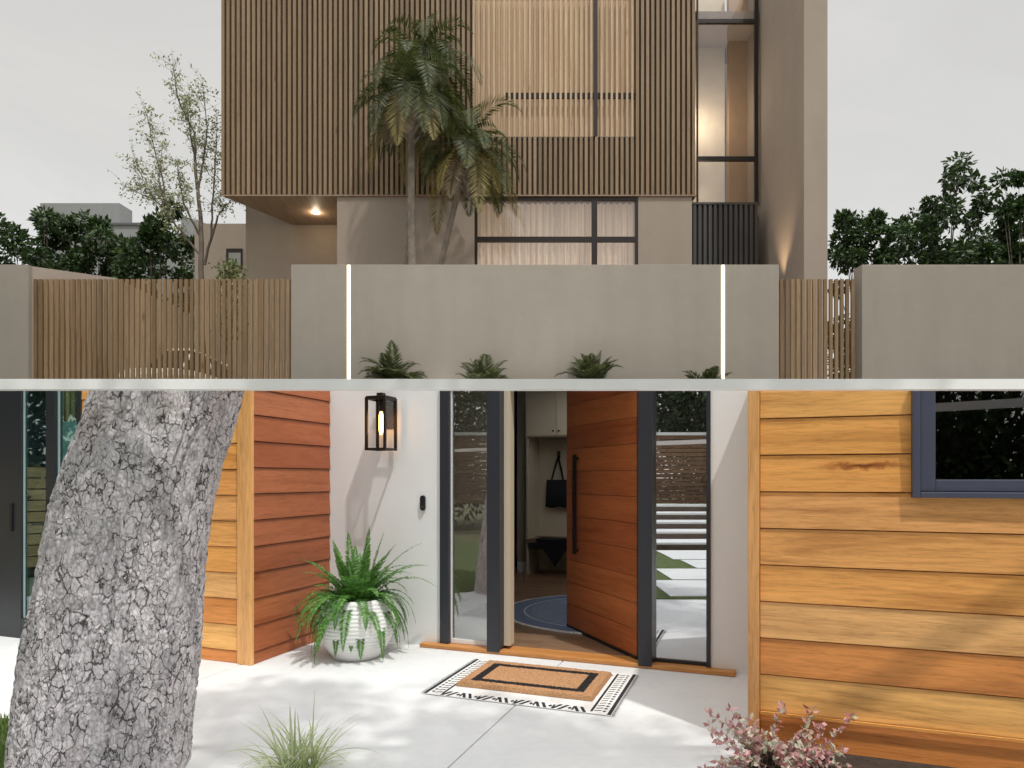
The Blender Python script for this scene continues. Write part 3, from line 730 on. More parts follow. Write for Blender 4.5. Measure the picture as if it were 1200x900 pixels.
# bottom and top bands of angled strokes
for yb in (-.425, .425):
    i = 0; x = -.5
    while x < .49:
        kind = i % 6
        s = 1 if kind in (0, 1, 2) else -1
        if kind in (2, 5):
            flat(q_, [(x-.014, yb), (x, yb-.022), (x+.014, yb), (x, yb+.022)])
            flat(q_, [(x+.016, yb+.03), (x+.028, yb+.03), (x+.028, yb-.03), (x+.016, yb-.03)])
        else:
            flat(q_, [(x-.02*s-.011, yb-.045), (x-.02*s+.011, yb-.045), (x+.02*s+.011, yb+.045), (x+.02*s-.011, yb+.045)])
        x += .044; i += 1
i = 0
y = -.34
while y < .35:
    for x in (-.54+.0,):
        pass
    y += .05
q_.build('pattern', plain('black_cotton', '25262b', .95, .1, 20., .2), mr_)
rt = random.Random(3); frm = plain('grey_fringe', '55565a', .95)
for sgn in (-1, 1):
    q_ = MB()
    for i in range(150):
        y = -.475+.95*i/150
        q_.leaf(Vector((sgn*.66, y, .003)), Vector((sgn, rt.uniform(-.3, .3), rt.uniform(-.05, .02))).normalized(), Vector((0, 1, 0)), rt.uniform(.018, .03), .004)
    q_.build('fringe', frm, mr_)

dm = empty('doormat'); at_local(dm, .192+.0, 5.05, .0105); tag(dm, 'brown coir doormat with black border stripe in front of the door', 'doormat')
dm.location.x = .175; dm.location.y = 5.02
q_ = MB(); nx, ny = 150, 100
LX, LY, H_ = 1.0, .64, .028
for i in range(nx+1):
    for j in range(ny+1):
        x = -LX/2+LX*i/nx; y = -LY/2+LY*j/ny
        e = min(1, min(i, nx-i, j, ny-j)/2.)
        q_.v.append((x+rt.uniform(-.002, .002), y+rt.uniform(-.002, .002), (H_*(.2+.8*e) if e < 1 else H_)+rt.uniform(-.003, .003) if e > 0 else 0))
for i in range(nx):
    for j in range(ny):
        a = i*(ny+1)+j; q_.f.append((a, a+ny+1, a+ny+2, a+1))
cm, cnt, cb = mat('coir'); co = coords(cnt)
sp = cnt.nodes.new('ShaderNodeSeparateXYZ'); cnt.links.new(co, sp.inputs[0])
def absm(o, sub, scale=1.):
    a = N(cnt, 'ShaderNodeMath', operation='ABSOLUTE'); cnt.links.new(o, a.inputs[0])
    s = N(cnt, 'ShaderNodeMath', operation='SUBTRACT'); cnt.links.new(a.outputs[0], s.inputs[0]); s.inputs[1].default_value = sub
    return s.outputs[0]
mx_ = N(cnt, 'ShaderNodeMath', operation='MAXIMUM'); cnt.links.new(absm(sp.outputs[0], .42), mx_.inputs[0]); cnt.links.new(absm(sp.outputs[1], .24), mx_.inputs[1])
# distance from the border rectangle: band between -0.055 and 0
mn = N(cnt, 'ShaderNodeTexNoise', Scale=120., Detail=3.); cnt.links.new(co, mn.inputs[0])
m2 = N(cnt, 'ShaderNodeMath', operation='MULTIPLY_ADD'); cnt.links.new(mn.outputs[0], m2.inputs[0]); m2.inputs[1].default_value = .01; cnt.links.new(mx_.outputs[0], m2.inputs[2])
ms = N(cnt, 'ShaderNodeMath', operation='MULTIPLY_ADD'); cnt.links.new(m2.outputs[0], ms.inputs[0]); ms.inputs[1].default_value = 1.; ms.inputs[2].default_value = .5
rbnd = ramp(cnt, [(0, (0, 0, 0, 1)), (.438, (1, 1, 1, 1)), (.503, (0, 0, 0, 1)), (1, (0, 0, 0, 1))], 'CONSTANT'); cnt.links.new(ms.outputs[0], rbnd.inputs[0])
nc = N(cnt, 'ShaderNodeTexNoise', Scale=160., Detail=4.); cnt.links.new(co, nc.inputs[0]); rc = ramp(cnt, [(.3, lin('8a6544')), (.5, lin('b1865f')), (.7, lin('c9a078'))]); cnt.links.new(nc.outputs[0], rc.inputs[0])
cnt.links.new(mixc(cnt, rbnd.outputs[0], rc.outputs[0], lin('1d1b1c')), cb.inputs['Base Color']); cb.inputs['Roughness'].default_value = 1; bump(cnt, cb, nc.outputs[0], .8, .006)
q_.build('pile', cm, dm)

# trunk in front
tr = MB()
edge = [(444, 124, 284), (470, 115, 277), (500, 106, 269), (540, 88, 256), (600, 69, 243), (650, 61, 236), (700, 53, 232), (750, 43, 229), (800, 36, 225), (850, 29, 219), (905, 22, 216), (930, 18, 214)]
D0 = 3.5
rings = 400; seg = 440
def interp(py):
    for i in range(len(edge)-1):
        if edge[i][0] <= py <= edge[i+1][0]:
            t = (py-edge[i][0])/(edge[i+1][0]-edge[i][0])
            t = t
            return [edge[i][k]+(edge[i+1][k]-edge[i][k])*t for k in (1, 2)]
for i in range(rings+1):
    py = 930-(930-446)*i/rings
    l, r_ = interp(py); cx_ = X((l+r_)/2, D0); rad = (r_-l)/2/F*D0*.985; z = Z(py, D0)
    for k in range(seg):
        q = 2*PI*k/seg
        n1 = noise.noise(Vector((math.cos(q)*1.6, math.sin(q)*1.6, z*1.1)))
        n2 = noise.noise(Vector((math.cos(q)*7, math.sin(q)*7, z*2.4+9)))
        p3 = Vector((math.cos(q)*rad, math.sin(q)*rad, z*.62))
        wv = noise.noise_vector(p3*9)*.05
        dd = noise.voronoi((p3+wv)*25)[0]; e = dd[1]-dd[0]
        cr = -min(0, (e-.18))/.18*max(0., min(1., .55+1.6*noise.noise(p3*13+Vector((3, 3, 3)))))
        rv = 1-abs(noise.noise(Vector((math.cos(q)*5.5, math.sin(q)*5.5, z*.9+4))))*2
        rr_ = rad*(1+.02*n1)+.007*n2-.02*max(0, rv-.72)/.28-.015*cr**.8*(.4+.8*abs(noise.noise(p3*5)))+.007*noise.noise(p3*26)+.004*noise.noise(p3*60)
        zz = z
        if i > rings-8: zz = min(z, 1.5+.1375*(D0+math.sin(q)*rr_)*1.0)
        tr.v.append((cx_+math.cos(q)*rr_, D0+math.sin(q)*rr_, zz))
for i in range(rings):
    for k in range(seg):
        k2 = (k+1) % seg; tr.f.append((i*seg+k, i*seg+k2, (i+1)*seg+k2, (i+1)*seg+k))
tr.f.append(tuple(rings*seg+k for k in range(seg)))
# clip the top to the slope everywhere
tr.v = [(x, y, min(z, 1.5+.1375*y)) for x, y, z in tr.v]
tro = tr.build('tree_trunk', M['bark'], smooth=True); tag(tro, 'thick grey tree trunk with deeply cracked bark leaning over the patio', 'tree')

# white beam, added to stand for the band dividing the two scenes
bm_ = empty('divider_beam', (0, 3.03, 0), 0, 'long thin white beam added as a divider, running level across the whole view above the patio', 'beam')
q_ = MB(); q_.box(-5, 5, -.03, .03, Z(456, 3.0), Z(444, 3.0)); q_.build('rail', plain('bright_white_paint', (.97, .97, .97), .35, .0, 3., .0), bm_)
for s in (-1, 1):
    q_ = MB(); q_.box(s*4.9-.04, s*4.9+.04, -.035, .035, -.02, Z(444, 3)-.002); q_.build('post', M['white_paint'], bm_)

# soil bed & lawn
q_ = MB(); q_.prism([(3.78, YR-.9), (8.6, YR-.9), (8.6, YR-.02), (3.78, YR-.02)], .001, .012); q_o = q_.build('planting_bed', M['soil']); q_o.location = (A.x, A.y, 0); q_o.rotation_euler.z = -TH; tag(q_o, kind='structure')
q_ = MB(); q_.prism([(-8, -1.), (-2.42, -1.), (-2.42, 3.9), (-2.6, 4.12), (-8, 5.2)], .001, .012); tag(q_.build('lawn', M['lawn']), kind='structure')
gr = MB(); rg_ = random.Random(5)
for i in range(16000):
    x = rg_.uniform(-4.4, -2.42); y = rg_.uniform(2.6, 4.3)
    if y > 4.12+(-2.6-x)*.2: continue
    a_ = rg_.uniform(0, 2*PI); d = Vector((math.cos(a_)*.4, math.sin(a_)*.4, 1)).normalized()
    gr.leaf(Vector((x, y, .01)), d, Vector((-math.sin(a_), math.cos(a_), 0)), rg_.uniform(.03, .07), .006)
tag(gr.build('grass', M['grass']), 'short green grass beside the thick trunk', 'grass', kind='stuff')

def ribbon(mb, base, hd_, e, L, w_, droop, n_=9, r=R):
    d = Vector((math.cos(hd_)*math.cos(e), math.sin(hd_)*math.cos(e), math.sin(e))); p = Vector(base)
    side = Vector((-math.sin(hd_), math.cos(hd_), 0)); n0 = len(mb.v)
    for i in range(n_+1):
        t = i/n_; ww = w_*(1-t**2.2)*(.6+.8*t if t < .4 else 1)*.5+.0004
        mb.v += [tuple(p-side*ww), tuple(p+side*ww)]
        d = (d+Vector((0, 0, -droop*L/n_*(.3+1.7*t)))).normalized(); p = p+d*L/n_
    for i in range(n_):
        a = n0+2*i; mb.f.append((a, a+1, a+3, a+2))
tuft = empty('variegated_grass', (X(345, 3.42), 3.42, 0), 0, 'pale variegated grass tuft at the front edge of the patio', 'plant')
q_ = MB(); rt = random.Random(11)
for i in range(170):
    hd_ = rt.uniform(0, 2*PI); e = rt.uniform(.3, 1.25); L = rt.uniform(.2, .42)
    ribbon(q_, (rt.uniform(-.1, .1), rt.uniform(-.06, .1), 0), hd_, e, L, rt.uniform(.007, .014), rt.uniform(1., 4.5), 9)
for hd_, e, L, dr in ((PI, .8, .5, 3.5), (2.9, 1., .42, 2.), (0.1, .7, .5, 2.6), (.2, .95, .46, 1.5), (1.8, 1.45, .34, .5), (2.1, 1.3, .36, .5), (.3, 1.2, .34, 1.)):
    ribbon(q_, (0, 0, 0), hd_, e, L, .012, dr, 12)
q_.build('blades', M['variegated'], tuft)

shrub = empty('pink_leaf_shrub', (X(905, 3.55), 3.52, 0), 0, 'low shrub with pink and cream leaves at the corner of the right wall', 'plant')
q_ = MB(); st = MB(); rt = random.Random(12)
for i in range(40):
    hd_ = rt.uniform(0, 2*PI); e = rt.uniform(.1, 1.0); L = rt.uniform(.2, .42)
    d = Vector((math.cos(hd_)*math.cos(e)*1.15, math.sin(hd_)*math.cos(e)*.7, math.sin(e)*.7)).normalized()
    if d.y > .25: d.y = .25
    p = Vector((rt.uniform(-.07, .1), rt.uniform(-.05, .04), .0)); pts = [p.copy()]
    for k in range(9):
        d = (d+Vector((rt.uniform(-.16, .16), rt.uniform(-.12, .1), rt.uniform(-.16, .14)))).normalized(); p = p+d*L/9; pts.append(p.copy())
        if k > 1:
            for c in range(4):
                ld = (d*.5+rvec(rt)).normalized(); q_.leaf(p+rvec(rt)*.006, ld, ld.cross(rvec(rt)).normalized(), rt.uniform(.03, .048), rt.uniform(.02, .03), rt.uniform(-.3, .3))
    st.tube(pts, [.003*(1-i_/11) for i_ in range(len(pts))], 4, False)
q_.build('foliage', M['pink'], shrub); st.build('stem', plain('shrub_stem', '7d5a52', .7), shrub)
q_ = MB(); rt = random.Random(13)
for i in range(500):
    p = Vector((rt.gauss(-.02, .04), rt.gauss(-.01, .03), abs(rt.gauss(0, .035)))); ld = rvec(rt); q_.leaf(p, ld, ld.cross(rvec(rt)).normalized(), .025, .008)
tag(q_.build('root_tuft', plain('dark_litter', '4b4233', .9, .3), shrub), 'dark brown tuft at the shrub base', kind='stuff')

# ---------------- what the glass reflects: garden behind and left of the viewer
nrm = Vector((-math.sin(TH), -math.cos(TH)))
Am = -2*A.dot(nrm)*-1*nrm*1.0
k_ = (Vector((0, 0))-A).dot(nrm); Am = -2*k_*nrm
ex = Vector((1, 0))-2*nrm.x*nrm; ey = Vector((0, 1))-2*nrm.y*nrm
def mir(Xv, Dv): p = Am+ex*Xv+ey*Dv; return (p.x, p.y)
def mirslab(mb, x0, x1, d0, d1, z0, z1):
    mb.prism([mir(x0, d0), mir(x1, d0), mir(x1, d1), mir(x0, d1)], z0, z1)
q_ = MB(); mirslab(q_, 1.6, 8, 8.35, 14.0, .003, .014); tag(q_.build('side_lawn', M['lawn']), kind='structure')
for i, (d0, d1, x0) in enumerate(((8.45, 9.75, 1.95), (9.84, 11.0, 2.3), (11.1, 12.2, 3.0), (12.3, 13.8, 2.9))):
    q_ = MB(); mirslab(q_, x0, x0+2.6, d0, d1, .015, .03); tag(q_.build('stepping_slab', M['concrete'], bevel=.004), 'pale stepping slab in the side lawn seen in the glass beside the door', 'paving slab', 'stepping slabs in the side lawn')
stp = MB()
for i in range(5):
    mirslab(stp, 2.2, 7, 14.+i*.8, 18.2, (.16*i if i else -.02), .16*(i+1)-.03)
so_ = stp.build('garden_steps', plain('brown_brick_riser', '6b5a50', .9, .2, 8.), None); tag(so_, 'wide garden steps with pale treads seen reflected in the glass beside the door', 'steps')
for i in range(5):
    t_ = MB(); mirslab(t_, 2.2, 7, 13.95+i*.8, 14.8+i*.8, .16*(i+1)-.029, .16*(i+1)+.012); t_.build('tread', M['concrete'], so_)
fe = MB()
fp = empty('board_fence', (0, 0, 0), 0, 'brown horizontal board fence behind the garden steps', 'fence')
for i in range(16):
    mirslab(fe, -2, 9, 18.9, 18.94, .8+i*.118, .8+i*.118+.1)
fe.build('board_panel', wood('fence_boards', ['7d5f48', '8c6c52', '6f533f'], 'x', .7, 1.), fp)
q_ = MB(); mirslab(q_, -2, 9, 18.8, 19.0, 2.68, 2.76); q_.build('top_rail', M['white_paint'], fp)
for xx in (-2, .5, 3, 5.5, 8): q_ = MB(); mirslab(q_, xx, xx+.09, 18.95, 19.05, 0, 2.66); q_.build('post', M['backing'], fp)

def leafy_tree(name, loc, height, crown_r, n_clump, n_leaf, leafsize, seed, label, cat='tree', group=None, crown_z=.62, flat_=.8, lm='leaf_dark', bm='dark_twig', clump_r=.32, trunk_r=None, lean=(0, 0)):
    r = random.Random(seed)
    root = empty(name, loc, 0, label, cat, group)
    tb = MB(); lb = MB(); trunk_r = trunk_r or crown_r*.06
    cz = height*crown_z; hz = height-cz
    cl_ = []
    for i in range(n_clump):
        d = rvec(r); rad = r.uniform(.3, 1.)**.5
        c = Vector((d.x*crown_r*rad, d.y*crown_r*rad*flat_, cz+d.z*hz*rad*(1 if d.z > 0 else .9)))
        c *= 1; cl_.append((c, clump_r*crown_r*r.uniform(.55, 1.2)))
    fork = Vector((0, 0, max(.3, cz-hz*.75)))
    tb.tube([(lean[0], lean[1], -.05), (lean[0]*.75+r.uniform(-.05, .05), lean[1]*.75, fork.z*.5), tuple(fork)], [trunk_r*1.2, trunk_r, trunk_r*.8], 10)
    for c, cr in cl_[:int(n_clump*.6)]:
        mid = fork.lerp(c, .5)+rvec(r)*crown_r*.08
        tb.tube([tuple(fork), tuple(mid), tuple(c)], [trunk_r*.5, trunk_r*.28, trunk_r*.08], 5, False)
    for c, cr in cl_:
        for k in range(n_leaf):
            d = rvec(r); p = c+d*cr*r.random()**.45*Vector((1, 1, .8)).length/1.6
            ld = (d+rvec(r)*.9+Vector((0, 0, -.2))).normalized(); s = leafsize*r.uniform(.6, 1.3)
            lb.leaf(p, ld, ld.cross(rvec(r)).normalized(), s, s*.5, r.uniform(-.4, .4))
    tb.build('trunk', M[bm], root, smooth=True); lb.build('crown', M[lm], root)
    return root
# trees round the viewer (outside the picture; they give the reflections and the dappled shade)
leafy_tree('shade_tree', (.3, 1.35, 0), 6.2, 2.0, 34, 170, .15, 41, 'leafy tree above the viewer dappling the patio with shade', crown_z=.8, flat_=.8, clump_r=.24, lm='grass', lean=(4.5, -2.5))
srcs = None
for i, (x, y, h_) in enumerate(((-9, -9, 7), (-4.5, -10.5, 8), (.5, -10, 7.5), (5.5, -10.5, 8.5), (10, -9, 7.5), (-11, 1, 6.5), (-11.5, 6, 7), (-12, -4, 7))):
    if srcs is None:
        srcs = leafy_tree('garden_tree', (x, y, 0), 7.4, 3.1, 80, 260, .19, 51, 'dense garden tree far behind the viewer seen only in the window glass', group='trees behind the viewer', crown_z=.5)
        o = srcs
    else:
        o = copy_tree(srcs)
    o.location = (x, y, 0); o.rotation_euler.z = i*1.3; o.scale = (1, 1, h_/7.4)
lf = empty('pale_fence', (-9.2, 0, 0), 0, 'pale horizontal slat fence left of the glass doors, seen in their panes', 'fence')
q_ = MB()
for i in range(9): q_.box(0, .03, 1, 9, .15+i*.17, .15+i*.17+.15)
q_.build('slat_panel', wood('pale_fence_wood', ['d8c08c', 'c9b07c', 'e0cb9c'], 'y', .7), lf)
for y in (1.0, 5, 8.9): q_ = MB(); q_.box(-.09, -.001, y, y+.09, 0, 1.7); q_.build('post', M['gate_slat'], lf)

# ================================================================ UPPER SITE
# garden walls
def gwall(name, x0, x1, y0, y1, z0, z1, label):
    q = MB(); q.box(x0, x1, y0, y1, z0, z1); o = q.build(name, M['beige_garden'], None, bevel=.012); return tag(o, label, 'wall')
TOPZ = Z(310, 12)
cw = empty('garden_wall', (0, 12, 1.5), 0, 'wide smooth beige garden wall with two lit vertical strips in the middle', 'wall')
xl, xr = X(341, 12), X(913, 12); s1 = X(407, 12); s2 = X(410.2, 12); s3 = X(845.7, 12); s4 = X(849, 12); tz_ = TOPZ-1.5
q_ = MB(); q_.box(xl, s1-.004, 0, .3, 0, tz_); q_.build('wall_panel', M['beige_garden'], cw, bevel=.006)
q_ = MB(); q_.box(s2+.004, s3-.004, 0, .3, 0, tz_); q_.build('wall_panel', M['beige_garden'], cw, bevel=.006)
q_ = MB(); q_.box(s4+.004, xr, 0, .3, 0, tz_); q_.build('wall_panel', M['beige_garden'], cw, bevel=.006)
q_ = MB(); q_.box(s1-.004, s2+.004, .05, .29, 0, tz_-.002); q_.box(s3-.004, s4+.004, .05, .29, 0, tz_-.002); build_each(q_, 'recess_core', M['beige_garden'], cw)
lm_ = glow('warm_led_strip', 'fff0d0', 4.)
for a_, b_2 in ((s1, s2), (s3, s4)): q_ = MB(); q_.box(a_, b_2, -.006, .049, 0, tz_-.01); q_.build('light_strip', lm_, cw)
gw = empty('garden_wall', (X(33, 12), 12, 1.5), 0, 'beige garden wall at the far left with its top running back behind the slats', 'wall')
q_ = MB(); q_.box(-6, 0, 0, .1, 0, tz_); q_.build('front_face', M['beige_garden'], gw, bevel=.006)
d1x = X(135, 12.77)-X(33, 12); 
q_ = MB(); q_.prism([(-.6, .101), (0, .101), (d1x, .82), (d1x, 3.9), (d1x-.6, 3.9), (d1x-.6, 1.0)], 0, tz_); q_.build('return_wall', M['beige'], gw)
gwall('garden_wall', X(1010, 12), X(1010, 12)+9, 12, 12.3, 1.5, TOPZ, 'plain beige garden wall at the right edge in front of the dark trees')

# slatted gates
def slat_gate(px0, px1, label, n_group):
    D = 12.1; x0, x1 = X(px0, D), X(px1, D); top = Z(327, D); root = empty('slat_fence', (x0, D, 1.56), 0, label, 'fence')
    W_ = x1-x0; k = int(round(W_/.0963)); q = MB()
    for i in range(k):
        c = W_*(i+.5)/k; q.box(c-.029, c+.029, 0, .045, 0, top-1.56)
    q.build('slats', M['gate_slat'], root)
    q = MB(); q.box(0, W_, .046, .08, .3, .36); q.box(0, W_, .046, .08, 1.2, 1.25); build_each(q, 'rail', M['backing'], root)
    return root
slat_gate(38, 341, 'wide tan vertical slat fence between the left wall and the lit garden wall', 1)
slat_gate(913, 1003, 'narrow tan vertical slat gate between the lit garden wall and the right wall', 1)

# slatted house
D1 = 16.; H = empty('slatted_house', (0, D1, 2.75), 0, 'modern beige house with a projecting upper box clad in vertical wood slats', 'house')
def hz(py, D=D1): return Z(py, D)-2.75
bx0_, bx1_ = X(258, D1), X(816, D1); zb_ = hz(228); zt_ = 14.2-2.75
wx0, wx1 = X(555, D1), X(745, D1); wz0, wz1 = hz(160), hz(-20)
DB = 17.8-D1
q_ = MB()   # dark backing box, with the window opening, front 9 cm behind slat faces
yb0 = .09
q_.prism([(bx0_+.06, yb0), (wx0, yb0), (wx0, DB), (X(342, 17.8), DB)], zb_+.02, zt_)
q_.box(wx1, bx1_-.02, yb0, DB+2, zb_+.02, zt_)
q_.box(wx0, wx1, yb0, DB, zb_+.02, wz0); q_.box(wx0, wx1, yb0, DB, wz1, zt_)
q_.box(X(342, 17.8), bx1_-.02, DB, DB+5, hz(262, 17.8)-.0, zt_-.01)
q_.build('upper_wall', M['backing'], H)
def slats(px_from, px_to, z0, z1, m, name):
    q = MB(); px = px_from
    while px < px_to-2:
        c = X(px+3, D1); q.box(c-.034, c+.034, 0, .075, z0, z1); px += 6
    return q.build(name, m, H)
q_ = MB()
px = 258
while px < 814:
    c = X(px+3, D1)
    if 555 <= px+3 <= 745:
        q_.box(c-.034, c+.034, 0, .075, zb_, wz0)
    else: q_.box(c-.034, c+.034, 0, .075, zb_, zt_)
    px += 6
q_.build('slat_screen', M['slat'], H)
q_ = MB(); px = 258
while px < 814:
    c = X(px+3, D1)
    if 555 <= px+3 <= 745 and abs(px+3-699) > 2.5:
        q_.box(c-.025, c+.025, 0.0, .05, wz0+.002, wz1)
    px += 6
q_.build('backlit_slat_screen', M['slat_backlit'], H)
q_ = MB(); q_.box(wx0-.03, wx1+.03, .076, .0895, wz0-.03, wz0+.03); q_.box(X(696, D1), X(700.5, D1), .03, .0895, wz0+.03, wz1)
wn = q_.build('window', M['dark_metal'], H)
q_ = MB(); q_.box(wx0, wx1, .2, .23, wz0, wz1); q_.build('blind', M['curtain_warm'], wn)
q_ = MB(); q_.box(X(590, D1), wx1, .055, .1, hz(113.5), hz(107)); q_.build('rail', M['dark_metal'], wn)
# soffit
q_ = MB(); q_.prism([(bx0_+.03, .0), (bx1_, .0), (bx1_, DB), (X(342, 17.8)+.0, DB)], zb_-.03, zb_-.003); q_.build('soffit', M['soffit'], H)
lx, ly_ = X(370, 17.0), 17.0-D1
q_ = MB(); q_.lathe([(0, -.006), (.085, -.006), (.1, 0), (.085, .004)], (0, 0), 24); q2 = q_.build('downlight', glow('lit_downlight', 'ffe9c4', 14.), H); q2.location = (lx, ly_, zb_-.036)
pl = bpy.data.lights.new('downlight_lamp', 'POINT'); pl.energy = 7; pl.color = (1, .8, .55); pl.shadow_soft_size = .06
plo = bpy.data.objects.new('downlight_lamp', pl); COL.objects.link(plo); plo.parent = H; plo.location = (lx, ly_, zb_-.12)
# ground floor
gx0, gx1 = X(395, 16.04), X(556, 16.04)
gy = .045; top = zb_-.031
q_ = MB(); q_.box(gx0, gx1, gy, 4, 0, top); q_.box(X(748, 16.04), X(811, 16.04), gy, 2.0, 0, top); build_each(q_, 'ground_wall', M['beige'], H)
q_ = MB(); q_.box(X(288, 17.85), gx0-.002, 1.85, 5., 0, hz(200, 17.85)); q_.build('recess_wall', M['beige'], H)
q_ = MB(); q_.box(X(228, 20.), X(288, 20)+.6, 4.0, 8., 0, hz(262, 20.))
an = q_.build('annex', M['beige'], H)
q_ = MB(); q_.box(X(266, 20.), X(284.5, 20.), 3.94, 3.999, hz(314, 20), hz(292, 20)); aw = q_.build('window', M['dark_metal'], H)
q_ = MB(); q_.box(X(269, 20.), X(283, 20.), 3.93, 3.939, hz(313, 20), hz(297, 20)); q_.build('pane', plain('grey_window_pane', '8d8f8c', .2), aw)
# ground window
D2 = 16.04
gwn = MB(); e0, e1 = X(556, D2), X(748, D2); zt2 = top; y0, y1 = .05, .13
gwn.box(e0, e0+X(603.5, D2), y0, y1, 0, zt2-.08); gwn.box(e1-X(603.5, D2), e1, y0, y1, 0, zt2-.08); gwn.box(e0, e1, y0, y1, zt2-.08, zt2)
gwn.box(X(693.5, D2), X(700, D2), y0-.01, y1, 0, zt2-.081); gwn.box(e0+.07, e1-.07, y0+.002, y1-.002, hz(283, D2), hz(277, D2))
gwo = gwn.build('window', M['dark_metal'], H)
q_ = MB(); q_.box(e0+.06, e1-.06, .09, .096, 0, zt2-.08); q_.build('pane', M['pane'], gwo)
def curtain(mb, x0, x1, y, z0, z1, amp, wl_, seed):
    r = random.Random(seed); n_ = int((x1-x0)/.018); a = 0; n0 = len(mb.v)
    for i in range(n_+1):
        x = x0+(x1-x0)*i/n_; yy = y+amp*math.sin(a); a += 2*PI*.018/wl_*r.uniform(.6, 1.5)
        mb.v += [(x, yy, z0), (x, yy, z1)]
    for i in range(n_): k = n0+2*i; mb.f.append((k, k+2, k+3, k+1))
q_ = MB(); curtain(q_, e0, e1, .45, 0, zt2, .05, .16, 4); q_.build('curtain', M['curtain'], gwo)
q_ = MB(); q_.box(e0, e1, 1.2, 1.3, 0, zt2); build_each(q_, 'inner_wall', M['int_wall'], H)
# dark ribbed panel and the tall window above
q_ = MB(); p0, p1 = X(811, 16.1), X(889, 16.1); pz = hz(240, 16.1)
q_.box(p0, p1, .16, .3, 0, pz)
k = 13
for i in range(k):
    c = p0+(p1-p0)*(i+.5)/k; q_.box(c-.034, c+.034, .08, .16, 0, pz)
q_.box(p0-.0, p1, .07, .31, pz, pz+.05)
q_.build('ribbed_panel', M['dark_rib'], H)
D3 = 16.7; t0, t1 = X(817, D3), X(889, D3); yy = D3-D1
q_ = MB()
q_.box(t1-X(604.5, D3), t1, yy, yy+.08, hz(240, D3), zt_); q_.box(t0, t0+.03, yy, yy+.08, hz(240, D3), zt_)
for a_, b_2 in ((26.5, 22), (188, 183)): q_.box(t0+.03, t1-.09, yy+.002, yy+.078, hz(a_, D3), hz(b_2, D3))
tw = q_.build('window', M['dark_metal'], H)
q_ = MB(); q_.box(t0, t1-.08, yy+.04, yy+.046, hz(250, D3), zt_); q_.build('pane', M['pane'], tw)
q_ = MB(); q_.box(t0-.3, t0+1.05, yy+1.2, yy+1.3, 0, zt_); build_each(q_, 'room_wall', plain('pale_room_wall', 'd9cbb4', .8), H)
q_ = MB(); q_.box(X(853, D3+1.), t1+.2, yy+.9, yy+1.1, 0, zt_); q_.build('room_panel', plain('tan_wood_panel', 'a98a6a', .5), H)
q_ = MB(); q_.box(t0-.02, t1+.1, yy+.1, yy+1.9, hz(20, D3), hz(10, D3)); q_.box(t0-.02, t1+.1, yy+.1, yy+1.9, hz(252, D3), hz(246, D3)); build_each(q_, 'room_slab', M['beige'], H)
for zz_, en_ in ((hz(120, D3), 26), (hz(215, D3), 5)):
    pl = bpy.data.lights.new('room_lamp', 'POINT'); pl.energy = en_; pl.color = (1, .86, .7); pl.shadow_soft_size = .15
    plo = bpy.data.objects.new('room_lamp', pl); COL.objects.link(plo); plo.parent = H; plo.location = (X(832, D3), yy+.55, zz_)
# fin wall
q_ = MB(); fx0 = X(942, 14.2); q_.box(fx0, X(970, 14.2), -1.8, 4, 0, zt_); q_.build('fin_wall', M['beige'], H, bevel=.01)
q_ = MB(); q_.lathe([(0, 0), (.06, 0), (.06, .14), (0, .14)], (0, 0), 16); ul = q_.build('uplight', M['black'], H); ul.location = (fx0-.12, -.9, hz(335, 15))
sp_ = bpy.data.lights.new('uplight_lamp', 'SPOT'); sp_.energy = 190; sp_.color = (1, .74, .48); sp_.spot_size = math.radians(60); sp_.spot_blend = .9; sp_.shadow_soft_size = .05
spo = bpy.data.objects.new('uplight_lamp', sp_); COL.objects.link(spo); spo.parent = H; spo.location = (fx0-.3, -.8, hz(345, 15)); spo.rotation_euler = (PI, math.radians(0), 0)
q_ = MB(); q_.box(bx0_+1.3, fx0+.4, DB+5.0, DB+5.2, 0, zt_); build_each(q_, 'rear_wall', M['beige'], H)
q_ = MB(); q_.box(t0-.6, t0-.31, yy, yy+3, 0, zt_-.02); q_.build('side_wall', M['beige'], H)

# stair wall behind the slats
q_ = MB(); q_.prism([(0, 0), (1.6, 0), (1.6, .25), (0, .25)], 0, 1.05); q_.box(-.9, 0, .0, .25, 0, .45); q_.box(1.1, 1.6, -.02, -.001, 1.08, 1.3); sw_ = q_.build('stair_wall', M['beige']); sw_.location = (X(285, 13.6), 13.6, 2.771)
tag(sw_, 'low pale stepped wall seen through the right end of the wide slat fence', 'wall')

# background blocks
q_ = MB(); D4 = 45
q_.prism([(X(47, D4), D4), (X(140, D4), D4), (X(155, D4*1.03), D4*1.03), (X(60, D4*1.3), D4*1.3)], 2.7, Z(238, D4)); bb = q_.build('grey_block', M['grey_far']); tag(bb, 'plain grey flat roofed block far behind the left trees', 'building')
q_ = MB(); q_.box(X(100, 43), X(178, 43), 43, 52, 2.7, Z(264, 43)); b2 = tag(q_.build('low_grey_building', M['grey_far']), 'low grey building with a dark coping between the left trees', 'building')
q_ = MB(); q_.box(X(99, 43), X(179, 43), 42.9, 52, Z(264, 43), Z(261.5, 43)); q_.box(X(100, 43), X(178, 43), 42.88, 42.999, Z(281, 43), Z(278.5, 43)); q_.build('coping', M['grey_far_dark'], b2)
q_ = MB(); x0, x1 = X(212, 50), X(242, 50)
q_.prism([(x0, 50), (x1, 50), (x1, 55), (x0, 55)], 2.7, lambda x, y: Z(252, 50) if x < x0+.1 else Z(262, 50)); tag(q_.build('grey_roof_building', M['grey_far']), 'small grey building with a sloping roof behind the slender tree', 'building')

